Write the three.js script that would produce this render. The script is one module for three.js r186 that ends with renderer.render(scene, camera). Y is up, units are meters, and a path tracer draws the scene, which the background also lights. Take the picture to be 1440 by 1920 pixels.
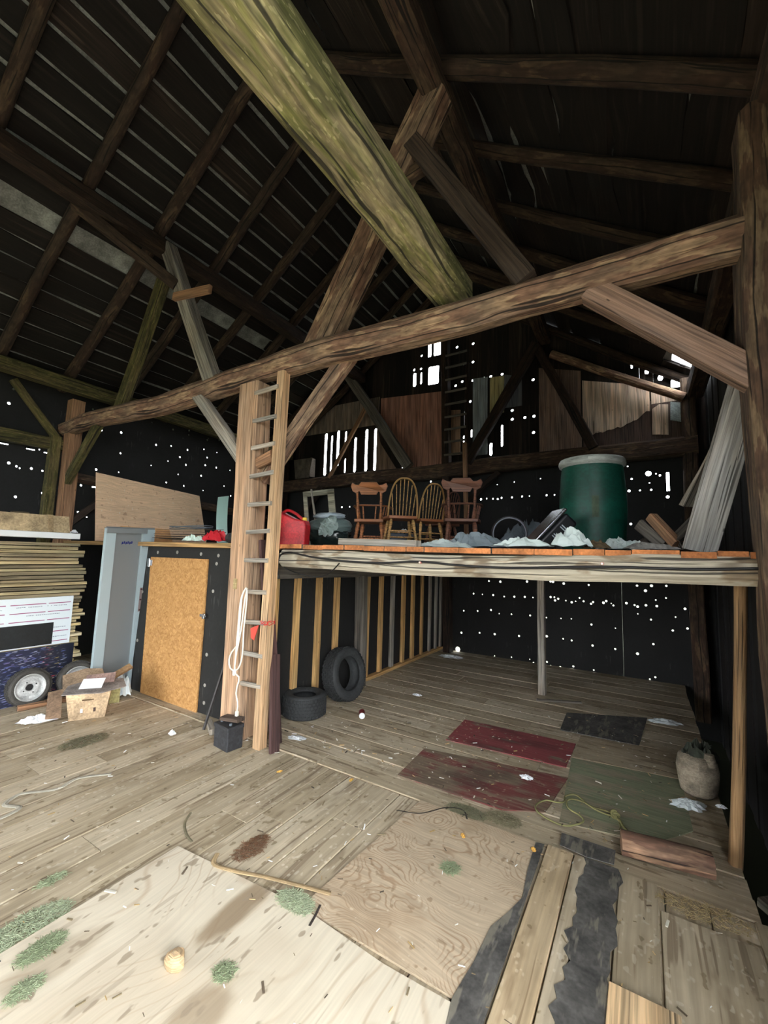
import * as THREE from 'three';
import { RoundedBoxGeometry } from 'three/addons/geometries/RoundedBoxGeometry.js';
import { mergeGeometries } from 'three/addons/utils/BufferGeometryUtils.js';

// ------------------------------------------------------------------ camera, sky, exposure
const scene = new THREE.Scene();
const camera = new THREE.PerspectiveCamera(100.5, 1440 / 1920, 0.05, 200);
camera.position.set(0, 1.75, 0);
camera.rotation.order = 'YXZ';
camera.rotation.set(THREE.MathUtils.degToRad(5.754), THREE.MathUtils.degToRad(31.54), THREE.MathUtils.degToRad(1.675));
scene.background = new THREE.Color(0.93, 0.97, 1.0);          // an even overcast sky
scene.backgroundIntensity = 12.0;
const renderer = new THREE.WebGLRenderer({ antialias: true });
renderer.toneMapping = THREE.LinearToneMapping;
renderer.toneMappingExposure = 1.42;
renderer.shadowMap.enabled = true;

// ------------------------------------------------------------------ helpers
function rng(seed) { let a = seed >>> 0; return () => { a = (a + 0x6D2B79F5) | 0; let t = Math.imul(a ^ (a >>> 15), 1 | a); t = (t + Math.imul(t ^ (t >>> 7), 61 | t)) ^ t; return ((t ^ (t >>> 14)) >>> 0) / 4294967296; }; }
const rnd = rng(77);
const rr = (a, b) => a + (b - a) * rnd();
const taken = {};
function numbered(n) { taken[n] = (taken[n] ?? -1) + 1; return taken[n] ? n + '_' + String(taken[n]).padStart(3, '0') : n; }
function tag(o, label, category, group) { o.userData.label = label; o.userData.category = category; if (group) o.userData.group = group; return o; }
function mesh(name, geo, mat, parent) { const m = new THREE.Mesh(geo, mat); if (parent) { m.name = name; parent.add(m); } else { m.name = numbered(name); scene.add(m); } return m; }
function thing(name, label, category, pos = [0, 0, 0], turn = 0, group) { const o = new THREE.Group(); o.name = numbered(name); o.position.set(...pos); o.rotation.y = turn; scene.add(o); return tag(o, label, category, group); }
function struct(name, parent) { const o = new THREE.Group(); o.name = name; (parent || scene).add(o); if (!parent) o.userData.kind = 'structure'; return o; }
const V = (x, y, z) => new THREE.Vector3(x, y, z);

// value noise that repeats, for the wood, paint and dirt textures
const LAT = (() => { const r = rng(5), a = new Float32Array(65536); for (let i = 0; i < 65536; i++) a[i] = r(); return a; })();
function vn(x, y, px, py, s) {
  const xi = Math.floor(x), yi = Math.floor(y); let fx = x - xi, fy = y - yi; fx = fx * fx * (3 - 2 * fx); fy = fy * fy * (3 - 2 * fy);
  const x0 = ((xi % px) + px) % px, x1 = (x0 + 1) % px, y0 = ((yi % py) + py) % py, y1 = (y0 + 1) % py;
  const h = (i, j) => LAT[(i * 131 + j * 7919 + s * 1013 + ((i * j) << 3)) & 65535];
  return (h(x0, y0) * (1 - fx) + h(x1, y0) * fx) * (1 - fy) + (h(x0, y1) * (1 - fx) + h(x1, y1) * fx) * fy;
}
function fbm(u, v, px, py, oct, s) { let t = 0, a = .5, n = 0; for (let o = 0; o < oct; o++) { t += a * vn(u * px, v * py, px, py, s + o * 17); n += a; a *= .55; px *= 2; py *= 2; } return t / n; }
const sat = (x) => x < 0 ? 0 : x > 1 ? 1 : x;
const sm = (a, b, x) => { x = sat((x - a) / (b - a)); return x * x * (3 - 2 * x); };
function tex(w, h, f, mu, mv) {       // f(u, v) gives sRGB 0..1; the picture covers mu by mv metres
  const d = new Uint8Array(w * h * 4);
  for (let j = 0; j < h; j++) for (let i = 0; i < w; i++) { const c = f(i / w, j / h), k = (j * w + i) * 4; d[k] = sat(c[0]) * 255; d[k + 1] = sat(c[1]) * 255; d[k + 2] = sat(c[2]) * 255; d[k + 3] = 255; }
  const t = new THREE.DataTexture(d, w, h); t.colorSpace = THREE.SRGBColorSpace; return wrap(t, mu, mv);
}
function wrap(t, mu, mv) { t.wrapS = t.wrapT = THREE.RepeatWrapping; t.magFilter = THREE.LinearFilter; t.minFilter = THREE.LinearMipmapLinearFilter; t.generateMipmaps = true; t.repeat.set(1 / mu, 1 / mv); t.needsUpdate = true; return t; }
function canvasTex(w, h, draw, mu, mv) { const c = document.createElement('canvas'); c.width = w; c.height = h; draw(c.getContext('2d'), w, h); const t = new THREE.CanvasTexture(c); t.colorSpace = THREE.SRGBColorSpace; return wrap(t, mu, mv); }
const mix3 = (a, b, t) => [a[0] + (b[0] - a[0]) * t, a[1] + (b[1] - a[1]) * t, a[2] + (b[2] - a[2]) * t];

// ------------------------------------------------------------------ textures
const T = {};
T.grain = tex(1024, 512, (u, v) => {            // sawn wood, grain along u; tinted by each material
  const w = fbm(u, v, 3, 4, 3, 1) * .06;
  const a = fbm(u, v + w, 4, 40, 4, 2), b = fbm(u, v + w, 8, 120, 3, 9), c = fbm(u, v, 5, 5, 4, 30);
  let l = .62 + .34 * (a - .5) * 1.7 + .22 * (b - .5) + .26 * (c - .5);
  const crack = sm(.71, .78, fbm(u, v + w, 3, 60, 2, 55)); l *= 1 - .55 * crack;
  const kx = ((u * 3) % 1) - .5 - .3 * (LAT[Math.floor(u * 3) * 7 + 3] - .5), ky = (v - .2 - .6 * LAT[Math.floor(u * 3) + 11]) * 4, kd = Math.hypot(kx * 5, ky * 3);
  l *= 1 - .6 * (1 - sm(.05, .13, kd)) ;
  const hue = fbm(u, v, 6, 8, 3, 71) - .5;
  return [l * (1.0 + .1 * hue) + .2, l + .2, l * (.99 - .1 * hue) + .2];
}, 2, .5);
T.hewn = tex(1024, 512, (u, v) => {             // peeled and hewn log: red-brown skin, paler where it has flaked off
  const w = fbm(u, v, 3, 5, 3, 3) * .08, p = fbm(u, v + w, 7, 14, 5, 8), f = fbm(u, v + w, 6, 70, 4, 12), q = fbm(u, v, 4, 4, 4, 40);
  const flake = sm(.5, .58, p);
  let c = mix3([.46, .38, .33], [.61, .545, .465], flake);
  c = mix3(c, [.44, .40, .36], sm(.45, .62, q) * .6);
  const l = .74 + .34 * (f - .5) + .4 * (fbm(u, v, 24, 24, 3, 21) - .5), cr = 1 - .6 * sm(.68, .75, fbm(u, v + w, 2, 46, 2, 99));
  return [c[0] * l * cr * 1.45, c[1] * l * cr * 1.45, c[2] * l * cr * 1.45];
}, 1.6, .7);
T.moss = tex(1024, 512, (u, v) => {             // weathered log with a skin of green algae
  const w = fbm(u, v, 3, 4, 3, 13) * .08, p = fbm(u, v + w, 8, 10, 5, 18), f = fbm(u, v + w, 7, 60, 4, 22), q = fbm(u, v, 3, 3, 4, 45);
  let c = mix3([.58, .53, .41], [.47, .47, .28], sm(.38, .7, fbm(u, v + w, 8, 30, 5, 18) * .6 + q * .4));
  c = mix3(c, [.36, .35, .22], sm(.55, .7, q) * .7); c = mix3(c, [.70, .66, .50], sm(.70, .76, fbm(u, v, 40, 60, 2, 61)) * .6);
  const l = .95 + .8 * (f - .5) + .3 * (fbm(u, v, 30, 40, 2, 71) - .5), cr = 1 - .6 * sm(.66, .72, fbm(u, v + w, 2, 40, 2, 67));
  return [c[0] * l * cr, c[1] * l * cr, c[2] * l * cr];
}, 1.6, .9);
function plyTex(s, base, line, dirt, dirtAmt, lineAmt) {
  return tex(1024, 1024, (u, v) => {
    const h = fbm(u, v, 2, 3, 3, s) * 8 + v * 7 + .5 * fbm(u, v, 9, 12, 3, s + 3), k = h * 4.4, fr = k - Math.floor(k);
    const ln = (1 - sm(.02, .2, Math.abs(fr - .5))) * sm(.3, .55, fbm(u, v, 4, 6, 3, s + 5));
    const fine = fbm(u, v + .02 * h, 8, 160, 3, s + 8) - .5, bl = fbm(u, v, 3, 3, 5, s + 11);
    let c = mix3(base, line, ln * lineAmt); c = mix3(c, dirt, sm(.5, .75, bl) * dirtAmt);
    c = mix3(c, dirt, sm(.72, .82, fbm(u, v, 26, 26, 3, s + 15)) * .7); c = mix3(c, [.9, .88, .82], sm(.8, .86, fbm(u, v, 40, 40, 2, s + 21)) * .4);
    const l = 1 + .22 * fine + .16 * (bl - .5); return [c[0] * l, c[1] * l, c[2] * l];
  }, 1.22, 1.22);
}
T.ply = plyTex(101, [.80, .75, .67], [.62, .52, .42], [.62, .55, .46], .5, .62);
T.plyPink = plyTex(151, [.86, .73, .60], [.70, .54, .43], [.68, .55, .45], .6, .12);
T.floor = tex(1024, 1024, (u, v) => {           // barn floor boards: grey-tan, rubbed, with dust, hay dust and dark stains
  const w = fbm(u, v, 2, 4, 3, 201) * .05, g = fbm(u, v + w, 5, 90, 4, 204), b = fbm(u, v, 4, 4, 5, 208), d = fbm(u, v, 6, 14, 4, 213);
  let c = mix3([.76, .715, .63], [.69, .64, .55], sm(.35, .65, b));
  c = mix3(c, [.50, .44, .36], sm(.6, .76, d) * .45); c = mix3(c, [.42, .36, .29], sm(.70, .77, fbm(u, v + w, 3, 60, 2, 219)) * .5);
  c = mix3(c, [.86, .83, .77], sm(.72, .80, fbm(u, v, 50, 50, 2, 225)) * .5); c = mix3(c, [.45, .40, .30], sm(.73, .80, fbm(u, v, 34, 34, 3, 231)) * .5);
  const l = 1 + .26 * (g - .5); return [c[0] * l, c[1] * l, c[2] * l];
}, 1.9, 1.3);
function paintTex(s, paint, under, wear) {
  return tex(512, 512, (u, v) => {
    const b = fbm(u, v, 5, 5, 5, s), g = fbm(u, v, 6, 60, 3, s + 4); let c = mix3(paint, under, sm(.62 - wear, .74 - wear * .6, b * .75 + g * .25));
    c = mix3(c, [.62, .56, .46], sm(.72, .8, fbm(u, v, 30, 20, 3, s + 9)) * .7); c = mix3(c, [c[0] * .6, c[1] * .6, c[2] * .6], sm(.55, .8, fbm(u, v, 3, 3, 4, s + 14)) * .5);
    const l = 1 + .3 * (g - .5); return [c[0] * l, c[1] * l, c[2] * l];
  }, 1.2, .6);
}
T.redPaint = paintTex(301, [.53, .25, .26], [.47, .40, .34], .06);
T.redWorn = paintTex(331, [.46, .23, .22], [.47, .40, .33], .3);
T.greenPaint = paintTex(361, [.52, .54, .43], [.58, .54, .45], .14);
T.bigPly = tex(1024, 1024, (u, v) => {          // the large sheet: cathedral grain, brown smears where it was spilt on, scuffs
  const h = fbm(u, v, 2, 3, 3, 501) * 6 + u * 9 + .25 * fbm(u, v, 12, 6, 3, 504), fr = h * 1.8 - Math.floor(h * 1.8), ln = (1 - sm(0, .12, Math.abs(fr - .5))) * sm(.4, .62, fbm(u, v, 5, 4, 3, 507));
  const g = fbm(u + .02 * h, v, 160, 8, 3, 511) - .5, b = fbm(u, v, 3, 4, 5, 515); let c = mix3([.81, .765, .68], [.70, .62, .52], ln * .6); c = mix3(c, [.72, .66, .57], sm(.5, .72, b) * .5);
  const n = .6 * (fbm(u, v, 12, 12, 4, 521) - .5);
  for (const [x, y, rx, ry, k] of [[.36, .93, .045, .085, .75], [.5, .80, .05, .06, .5], [.62, .71, .04, .03, .6], [.12, .74, .05, .07, .3], [.72, .62, .03, .05, .6], [.27, .58, .06, .05, .35], [.82, .88, .03, .04, .4]]) { const d = Math.hypot((u - x) / rx, (v - y) / ry) + n * 1.6; c = mix3(c, [.50, .42, .32], (1 - sm(.55, 1.15, d)) * k); }
  c = mix3(c, [.56, .50, .42], sm(.71, .78, fbm(u, v, 40, 30, 3, 531)) * .7); c = mix3(c, [.60, .54, .46], sm(.74, .80, fbm(u, v, 70, 9, 2, 537)) * .4);
  const l = 1 + .09 * g; return [c[0] * l, c[1] * l, c[2] * l];
}, 1.82, 2.95); T.bigPly.offset.set(2.39 / 1.82, 1.2 / 2.95);
T.paleLog = tex(1024, 512, (u, v) => {          // bleached log: pale grey with brown stains and long checks
  const w = fbm(u, v, 3, 4, 3, 601) * .06, p = fbm(u, v + w, 6, 6, 5, 604), f = fbm(u, v + w, 6, 60, 4, 608); let c = mix3([.70, .665, .59], [.50, .43, .34], sm(.52, .66, p) * .8); c = mix3(c, [.36, .31, .26], sm(.6, .74, fbm(u, v, 4, 3, 4, 613)) * .6);
  const l = 1 + .4 * (f - .5), cr = 1 - .55 * sm(.67, .73, fbm(u, v + w, 2, 44, 2, 617)); return [c[0] * l * cr, c[1] * l * cr, c[2] * l * cr]; }, 1.6, .7);
T.speck = tex(512, 512, (u, v) => { const l = .78 + .5 * (fbm(u, v, 6, 6, 5, 401) - .5) + .3 * (fbm(u, v, 60, 60, 3, 405) - .5); return [l, l, l]; }, .8, .8);
T.tar = tex(512, 512, (u, v) => { const a = fbm(u, v, 6, 6, 5, 421), b = fbm(u, v, 40, 40, 3, 425); let l = .29 + .22 * (a - .5) + .14 * (b - .5); let c = [l * 1.03, l, l * .95]; c = mix3(c, [.56, .53, .46], sm(.58, .72, fbm(u, v, 20, 4, 4, 429)) * .6); return c; }, .7, .7);
T.paper = tex(512, 512, (u, v) => {             // black building paper with scratches and pale nail caps rubbed by dust
  const a = fbm(u, v, 5, 5, 5, 441); let l = .095 + .04 * (a - .5) + .03 * (fbm(u, v, 60, 60, 2, 447) - .5); l += .12 * sm(.76, .82, fbm(u, v, 40, 5, 3, 452)) * sm(.5, .7, a); return [l, l, l * .98]; }, 1.2, 1.2);
T.shed = tex(512, 512, (u, v) => {              // dark old boards: sooty brown with paler rubbed streaks
  const g = fbm(u, v, 5, 60, 4, 461), b = fbm(u, v, 5, 8, 4, 465), st = sm(.62, .74, fbm(u, v, 3, 18, 3, 471)); let c = mix3([.20, .165, .15], [.27, .23, .2], b); c = mix3(c, [.46, .42, .37], st * .55); const l = 1 + .9 * (g - .5); return [c[0] * l, c[1] * l, c[2] * l]; }, 2, .6);
T.osb = canvasTex(1024, 1024, (g, w, h) => {
  g.fillStyle = '#c79c62'; g.fillRect(0, 0, w, h); const r = rng(9);
  for (let i = 0; i < 9000; i++) { const x = r() * w, y = r() * h, L = 14 + r() * 46, W = 3 + r() * 13, t = r(), k = r(); g.save(); g.translate(x, y); g.rotate((r() - .5) * 2.4 + (r() < .3 ? 1.57 : 0)); g.globalAlpha = .35 + .4 * r(); g.fillStyle = 'rgb(' + [182 + 50 * t - 26 * k, 140 + 50 * t - 28 * k, 88 + 44 * t - 24 * k].map(Math.round).join(',') + ')'; g.fillRect(-L / 2, -W / 2, L, W); g.restore(); }
}, 1.3, 1.3);

// ------------------------------------------------------------------ materials
const mats = {};
function mat(o) { return new THREE.MeshStandardMaterial({ roughness: .9, ...o }); }
function wood(hex, t = T.grain, bump = .004, extra = {}) { const k = hex + '|' + t.uuid + bump; return mats[k] ??= mat({ color: hex, map: t, bumpMap: t, bumpScale: bump, ...extra }); }
const M = {
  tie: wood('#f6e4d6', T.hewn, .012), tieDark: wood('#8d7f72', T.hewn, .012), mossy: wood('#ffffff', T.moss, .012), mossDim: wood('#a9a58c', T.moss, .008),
  post: wood('#d2ab8a', T.grain, .004), postRed: wood('#b78a68', T.grain, .005), rail: wood('#e0b78c', T.grain, .004), stud: wood('#e6b676', T.grain, .002),
  greyWood: wood('#b9afa2', T.grain, .005), greyDark: wood('#7d756c', T.grain, .005), brownDark: wood('#5a4a40', T.grain, .005), purple: wood('#5b3f3c', T.grain, .004),
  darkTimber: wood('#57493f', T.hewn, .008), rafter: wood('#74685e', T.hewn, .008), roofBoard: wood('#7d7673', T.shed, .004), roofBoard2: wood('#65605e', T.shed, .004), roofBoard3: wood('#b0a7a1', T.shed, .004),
  paper: mat({ map: T.paper, bumpMap: T.paper, bumpScale: .002, roughness: .8 }), osb: mat({ color: '#e6dccd', map: T.osb, bumpMap: T.osb, bumpScale: .001 }),
  ply: wood('#ffffff', T.ply, .001), plyPink: wood('#ffffff', T.plyPink, .001), plyBrown: wood('#8a6352', T.grain, .001), newWood: wood('#eac79a', T.grain, .002), endGrain: wood('#d98a52', T.speck, .003),
  metalSheet: mat({ color: '#a9aca6', map: T.speck, roughness: .6 }), steel: mat({ color: '#7f8890', map: T.speck, roughness: .5, metalness: .25 }), tar: mat({ map: T.tar, bumpMap: T.tar, bumpScale: .003 }),
  black: mat({ color: '#0e0e10', roughness: .5 }), white: mat({ color: '#dfe2e2', roughness: .7 }), chrome: mat({ color: '#c9ccd0', metalness: 1, roughness: .25 }),
};

// a beam whose length runs along x; the section is a box with chamfered arrises, or round, made uneven by noise
function beamGeo(L, w, h, o = {}) {
  const { cham = .12, seg = Math.max(1, Math.round(L / .25)), wob = 0, seed = 1, taper = 0, round = false, sag = 0, bow = 0 } = o;
  const r = rng(seed * 97 + 13), sec = [];
  if (round) for (let i = 0; i < 10; i++) sec.push([Math.cos(i * Math.PI / 5) * w / 2, Math.sin(i * Math.PI / 5) * h / 2]);
  else { const c = Math.min(w, h) * cham; for (const [sx, sy] of [[1, 1], [-1, 1], [-1, -1], [1, -1]]) { const a = [sx * w / 2, sy * (h / 2 - c)], b = [sx * (w / 2 - c), sy * h / 2]; if (sx * sy > 0) sec.push(a, b); else sec.push(b, a); } }
  const n = sec.length, per = [0]; for (let i = 1; i <= n; i++) per.push(per[i - 1] + Math.hypot(sec[i % n][0] - sec[i - 1][0], sec[i % n][1] - sec[i - 1][1]));
  const pos = [], uv = [], idx = [], u0 = r() * 5, v0 = r() * 3, ph = r() * 9;
  for (let s = 0; s <= seg; s++) {
    const t = s / seg, x = t * L, k = 1 - taper * t, dy = -sag * 4 * t * (1 - t) + wob * .7 * Math.sin(x * 1.7 + ph), dz = bow * 4 * t * (1 - t) + wob * .7 * Math.sin(x * 1.3 + ph * 2);
    for (let i = 0; i <= n; i++) { const [z, y] = sec[i % n], q = wob ? 1 + wob / Math.min(w, h) * 1.6 * (vn(x * 2.2 + seed * 3.1, (i % n) * .7, 64, 64, seed & 31) - .5) : 1; pos.push(x, y * k * q + dy, z * k * q + dz); uv.push(u0 + x, v0 + per[i]); }
  }
  for (let s = 0; s < seg; s++) for (let i = 0; i < n; i++) { const a = s * (n + 1) + i, b = a + n + 1; idx.push(a, a + 1, b, a + 1, b + 1, b); }
  for (const e of [0, 1]) { const base = pos.length / 3, s0 = (e ? seg : 0) * (n + 1); for (let i = 0; i < n; i++) { const k = s0 + i; pos.push(pos[k * 3], pos[k * 3 + 1], pos[k * 3 + 2]); uv.push(u0 + pos[k * 3 + 1], v0 + pos[k * 3 + 2]); } for (let i = 1; i < n - 1; i++) e ? idx.push(base, base + i, base + i + 1) : idx.push(base, base + i + 1, base + i); }
  const g = new THREE.BufferGeometry(); g.setAttribute('position', new THREE.Float32BufferAttribute(pos, 3)); g.setAttribute('uv', new THREE.Float32BufferAttribute(uv, 2)); g.setIndex(idx);
  if (!round && !wob) { const f = g.toNonIndexed(); f.computeVertexNormals(); return f; }
  if (!round) { const f = g.toNonIndexed(); f.computeVertexNormals(); return f; }
  g.computeVertexNormals(); return g;
}
// lay a mesh made along x from a to b; roll turns the section about its length
function lay(m, a, b, roll = 0) {
  const A = V(...a), B = V(...b), x = B.clone().sub(A).normalize(), up = Math.abs(x.y) > .95 ? V(0, 0, 1) : V(0, 1, 0), z = x.clone().cross(up).normalize(), y = z.clone().cross(x);
  m.position.copy(A); m.quaternion.setFromRotationMatrix(new THREE.Matrix4().makeBasis(x, y, z)); if (roll) m.rotateX(roll); return m;
}
let seedNo = 1;
function bar(name, a, b, w, h, m, o = {}, parent) { const L = V(...a).distanceTo(V(...b)); return lay(mesh(name, beamGeo(L, w, h, { seed: seedNo++, ...o }), m, parent), a, b, o.roll || 0); }
const timber = (name, label, cat, a, b, w, h, m, o = {}) => tag(bar(name, a, b, w, h, m, o), label, cat, o.group);
// flat piece cut from an outline in x and y with holes; thickness along +z, uv in metres
function cut(outline, t, holes = []) {
  const s = new THREE.Shape(outline.map((p) => new THREE.Vector2(p[0], p[1]))); for (const h of holes) s.holes.push(new THREE.Path(h.map((p) => new THREE.Vector2(p[0], p[1]))));
  return new THREE.ExtrudeGeometry(s, { depth: t, bevelEnabled: false });
}
// the same piece with its grain running up
function cutUp(o, t, h) { const g = cut(o, t, h), u = g.attributes.uv; for (let i = 0; i < u.count; i++) u.setXY(i, u.getY(i) + o[0][0] * 3.1, u.getX(i)); return g; }
const rect = (x0, y0, x1, y1) => [[x0, y0], [x1, y0], [x1, y1], [x0, y1]];
const disc = (x, y, r, n = 8) => Array.from({ length: n }, (_, i) => [x + r * Math.cos(-i / n * 6.2832), y + r * Math.sin(-i / n * 6.2832)]);
const inside = (p, r, m = .01) => p[0] > r[0] + m && p[0] < r[2] - m && p[1] > r[1] + m && p[1] < r[3] - m;
// ------------------------------------------------------------------ the barn's shell
// nail holes and knot holes through which daylight shows, in metres on each wall
const BACK_DOTS = [[-2.46,1.33],[-2.25,1.33],[-1.78,1.36],[-1.39,1.38],[-1.35,1.38],[-1.18,1.36],[-0.8,1.36],[-0.54,1.44],[-0.12,1.39],[-0.01,1.32],[0.07,1.4],[0.26,1.41],[0.25,1.23],[-2.91,1.08],[-2.75,1.08],[-2.58,1.08],[-2.38,1.08],[-2.18,1.07],[-2,1.08],[-1.82,1.09],[-1.68,1.09],[-1.39,1.12],[-1.33,1.12],[-1.32,1.07],[-1.27,1.1],[-1.15,1.08],[-1.06,1.06],[-1,1.08],[-0.94,1.14],[-0.88,1.09],[-0.77,1.06],[-0.74,1.09],[-0.59,1.09],[-0.55,1.12],[-0.48,1.09],[-0.45,1.06],[-0.3,1.09],[-0.27,1.11],[-0.16,1.09],[-0.12,1.07],[-0.01,1.1],[0.12,1.19],[0.13,1.1],[0.36,0.96],[-2.42,0.81],[-2.27,0.76],[-2.05,0.77],[-1.73,0.78],[-1.46,0.77],[-1.23,0.78],[-1.07,0.79],[-0.77,0.73],[-0.43,0.71],[0.05,0.89],[0.32,0.76],[0.5,0.81],[-2.67,0.77],[-2.94,0.75],[-2.98,0.34],[-2.63,0.38],[-2.35,0.39],[-1.92,0.41],[-1.46,0.46],[-1.2,0.45],[-1.07,0.44],[-0.76,0.4],[-0.44,0.39],[0.07,0.53],[-0.14,0.36],[0.48,1.09],[-0.12,0.96],[-3.27,-0.04],[-2.92,-0.02],[-1.74,0.04],[-1.68,-0.01],[-1.46,0.04],[-1.4,-0.01],[-1.25,-0.01],[-1.05,0.03],[-0.75,0.02],[-0.38,0.04],[0.08,0.05],[0.01,0.01],[-2.05,0.03],[-2.35,0.01],[-1.31,2.87],[-1.44,2.87],[-1.58,2.86],[-1.73,2.87],[-1.86,2.87],[-1.54,3.17],[-2,3.14],[-0.2,3.28],[0.18,3.13],[0.23,3.1],[0.09,2.99],[-0.19,2.88],[-0.04,2.88],[0.11,2.88],[-0.18,2.35],[-0.15,3.07],[-2.62,2.85],[-2.51,2.86],[-2.39,2.85],[-2.3,2.84],[-2.23,2.86],[-2.04,2.86],[-1.86,2.86],[-1.72,2.87],[-2.31,3.11],[-2,3.14],[-4.75,3.61],[-4.52,3.61],[-4.37,3.61],[-3.67,3.37],[-3.66,3.32],[-3.67,3.26],[-3.66,3.21],[-3.64,3.42],[-5.68,2.81],[-5.9,2.81],[-7.09,2.76],[-5.91,2.81],[-5.68,2.81]];
const BACK_BIG = [[0.08,3.14],[0.32,2.76],[0.47,3.46],[-3.05,0.03]];
const LEFT_DOTS = [[-2.29,4.01],[-2.26,3.79],[-3.35,4.04],[-3.51,3.73],[-3.83,3.77],[-4.19,3.88],[-4.35,4.1],[-4.78,4.08],[-5.12,4.15],[-5.12,4.06],[-5,3.96],[-5.36,4.05],[-5.43,4.08],[-5.57,4.1],[-5.55,4.06],[-5.84,4.13],[-4.47,3.7],[-4.77,3.75],[-5.49,3.85],[-4.17,3.56],[-3.85,3.4],[-5.12,3.75],[-5.81,3.85],[-6.17,3.9],[-5.37,3.66],[-4.97,3.57],[-5.58,3.69],[-4.73,3.44],[-5.39,3.53],[-5.11,3.44],[-5.55,3.52],[-4.41,3.29],[-5.82,3.52],[-6.18,3.53],[-5.35,3.37],[-5.47,3.28],[-4.19,3.04],[-3.85,3.06],[-3.49,3.04],[-4.96,3.22],[-4.73,3.02],[-5.1,3.01],[-5.35,3.02],[-5.4,2.99],[-5.54,2.98],[-6.05,3.15],[-6.24,2.96],[-5.71,2.7],[-6.14,2.69],[-6.13,2.63],[-2.34,2.92],[-2.43,2.89],[-2.47,2.87],[-2.61,2.89],[-2.75,2.88],[-2.46,2.44],[-2.78,2.54],[-2.68,3.2],[-2.81,3.16],[-2.33,3.22],[-2.88,3.43],[-3.44,2.4],[-3.55,2.51],[-3.29,2.74],[-3.42,2.23]];
const LEFT_SLITS = [[-2.25,3.24],[-2.57,3.23],[-2.79,3.22],[-3.51,2.76],[-3.32,2.3]];
const GABLE_SLOTS = [[-6.53,3.59,-6.41,4.62],[-6.33,3.60,-6.25,4.55],[-6.16,3.79,-6.04,4.64],[-5.92,4.19,-5.84,4.60],[-5.91,3.61,-5.84,3.95],[-5.65,3.60,-5.55,4.42],[-5.35,3.60,-5.24,4.57],[-5.11,3.60,-5.00,4.56],[-4.42,3.69,-4.38,3.85],[-3.40,4.22,-3.38,4.48],[-3.40,3.67,-3.37,3.93],[-3.33,3.65,-3.30,3.74],[-2.98,4.31,-2.95,4.64],[-3.01,3.63,-2.95,4.14],[-2.85,4.08,-2.80,4.24],[-2.26,3.83,-2.20,4.25],[-2.48,3.68,-2.40,3.93],[-3.82,5.92,-3.70,6.34],[-3.68,5.92,-3.49,6.35],[-3.44,5.91,-3.34,6.32],[-4.16,5.34,-4.05,5.65],[-3.98,5.37,-3.92,5.63],[-3.80,5.31,-3.53,5.71],[-4.16,5.69,-4.08,5.75],[-4.37,3.58,-4.21,3.73],];
const GABLE_DOTS = [[-4.78,3.62],[-4.56,3.62],[-3.91,3.66],[-2.86,4.81],[-2.88,4.45],[-3.17,4.48],[-3.17,5.19],[-3.03,5.25],[-2.81,5.23],[-2.81,5.61],[-2.81,5.99],[-3.15,6],[-3,5.61],[-2.58,5.23],[-2.45,5.24],[-2.23,5.24],[-3.96,6.28],[-3.95,6],[-3.96,5.71],[-2.04,4.5],[-2.04,4.33],[-1.81,4.33],[-1.65,4.33],[-1.66,4.03],[-1.66,5.02],[-0.98,3.67]];
const roofL = (x) => 7.36 + .71 * (x + 3.4), roofR = (x) => 7.36 - .68 * (x + 3.4), roofY = (x) => x < -3.4 ? roofL(x) : roofR(x);
const ZB = -7.78, ZF = 4.2;                      // back gable, front gable (behind the camera)

// sheets of building paper with holes: on the back wall below the girt and on the left wall
function paperWall(group, c0, c1, step, y0, y1, dots, big, place, slits = []) {
  for (let a = c0; a < c1 - .01; a += step) {
    const b = Math.min(a + step, c1), r = [a, y0, b + .0, y1], holes = [];
    for (const s of slits) if (inside([s[0], s[1]], r, 0) && inside([s[2], s[3]], r, 0)) holes.push(rect(...s).reverse());
    if (group === wallBack) for (const s of [[.31, 2.85, .35, 3.14], [-2.68, -.03, -2.1, -.012], [-3.27, 1.05, -3.25, 1.42]]) if (inside([s[0], s[1]], r, 0) && inside([s[2], s[3]], r, 0)) holes.push(rect(...s).reverse());
    const got = [];
    for (const [list, rad] of [[dots, .017], [big, .045]]) for (const p of list) if (inside(p, r, .05) && !slits.some((s) => p[0] > s[0] - .04 && p[0] < s[2] + .04 && p[1] > s[1] - .04 && p[1] < s[3] + .04) && !got.some((q) => Math.hypot(q[0] - p[0], q[1] - p[1]) < .1 && Math.hypot(q[0] - p[0], q[1] - p[1]) < rad * 2.2)) { got.push(p); holes.push(disc(p[0], p[1], rad * (.5 + .75 * LAT[(got.length * 77) & 65535]))); }
    place(mesh('wall_sheet', cut(rect(r[0] + .0005, r[1], r[2] - .0005, r[3]), .015, holes), M.paper, group));
  }
}
const wallBack = struct('wall_back');
paperWall(wallBack, -7.95, .95, 1.27, -.75, 3.45, BACK_DOTS, BACK_BIG, (m) => { m.position.z = -7.77; });
const wallLeft = struct('wall_left');
paperWall(wallLeft, ZB, ZF, 1.2, -.3, 4.3, LEFT_DOTS, [], (m) => { m.rotation.y = -Math.PI / 2; m.position.x = -7.85; }, LEFT_SLITS.map(([z, y], i) => i < 3 ? [z - .06, y - .06, z + .05, y - .045] : i === 3 ? [z - .06, y - .03, z + .06, y + .025] : [z - .05, y - .01, z + .05, y + .012]));

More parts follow.
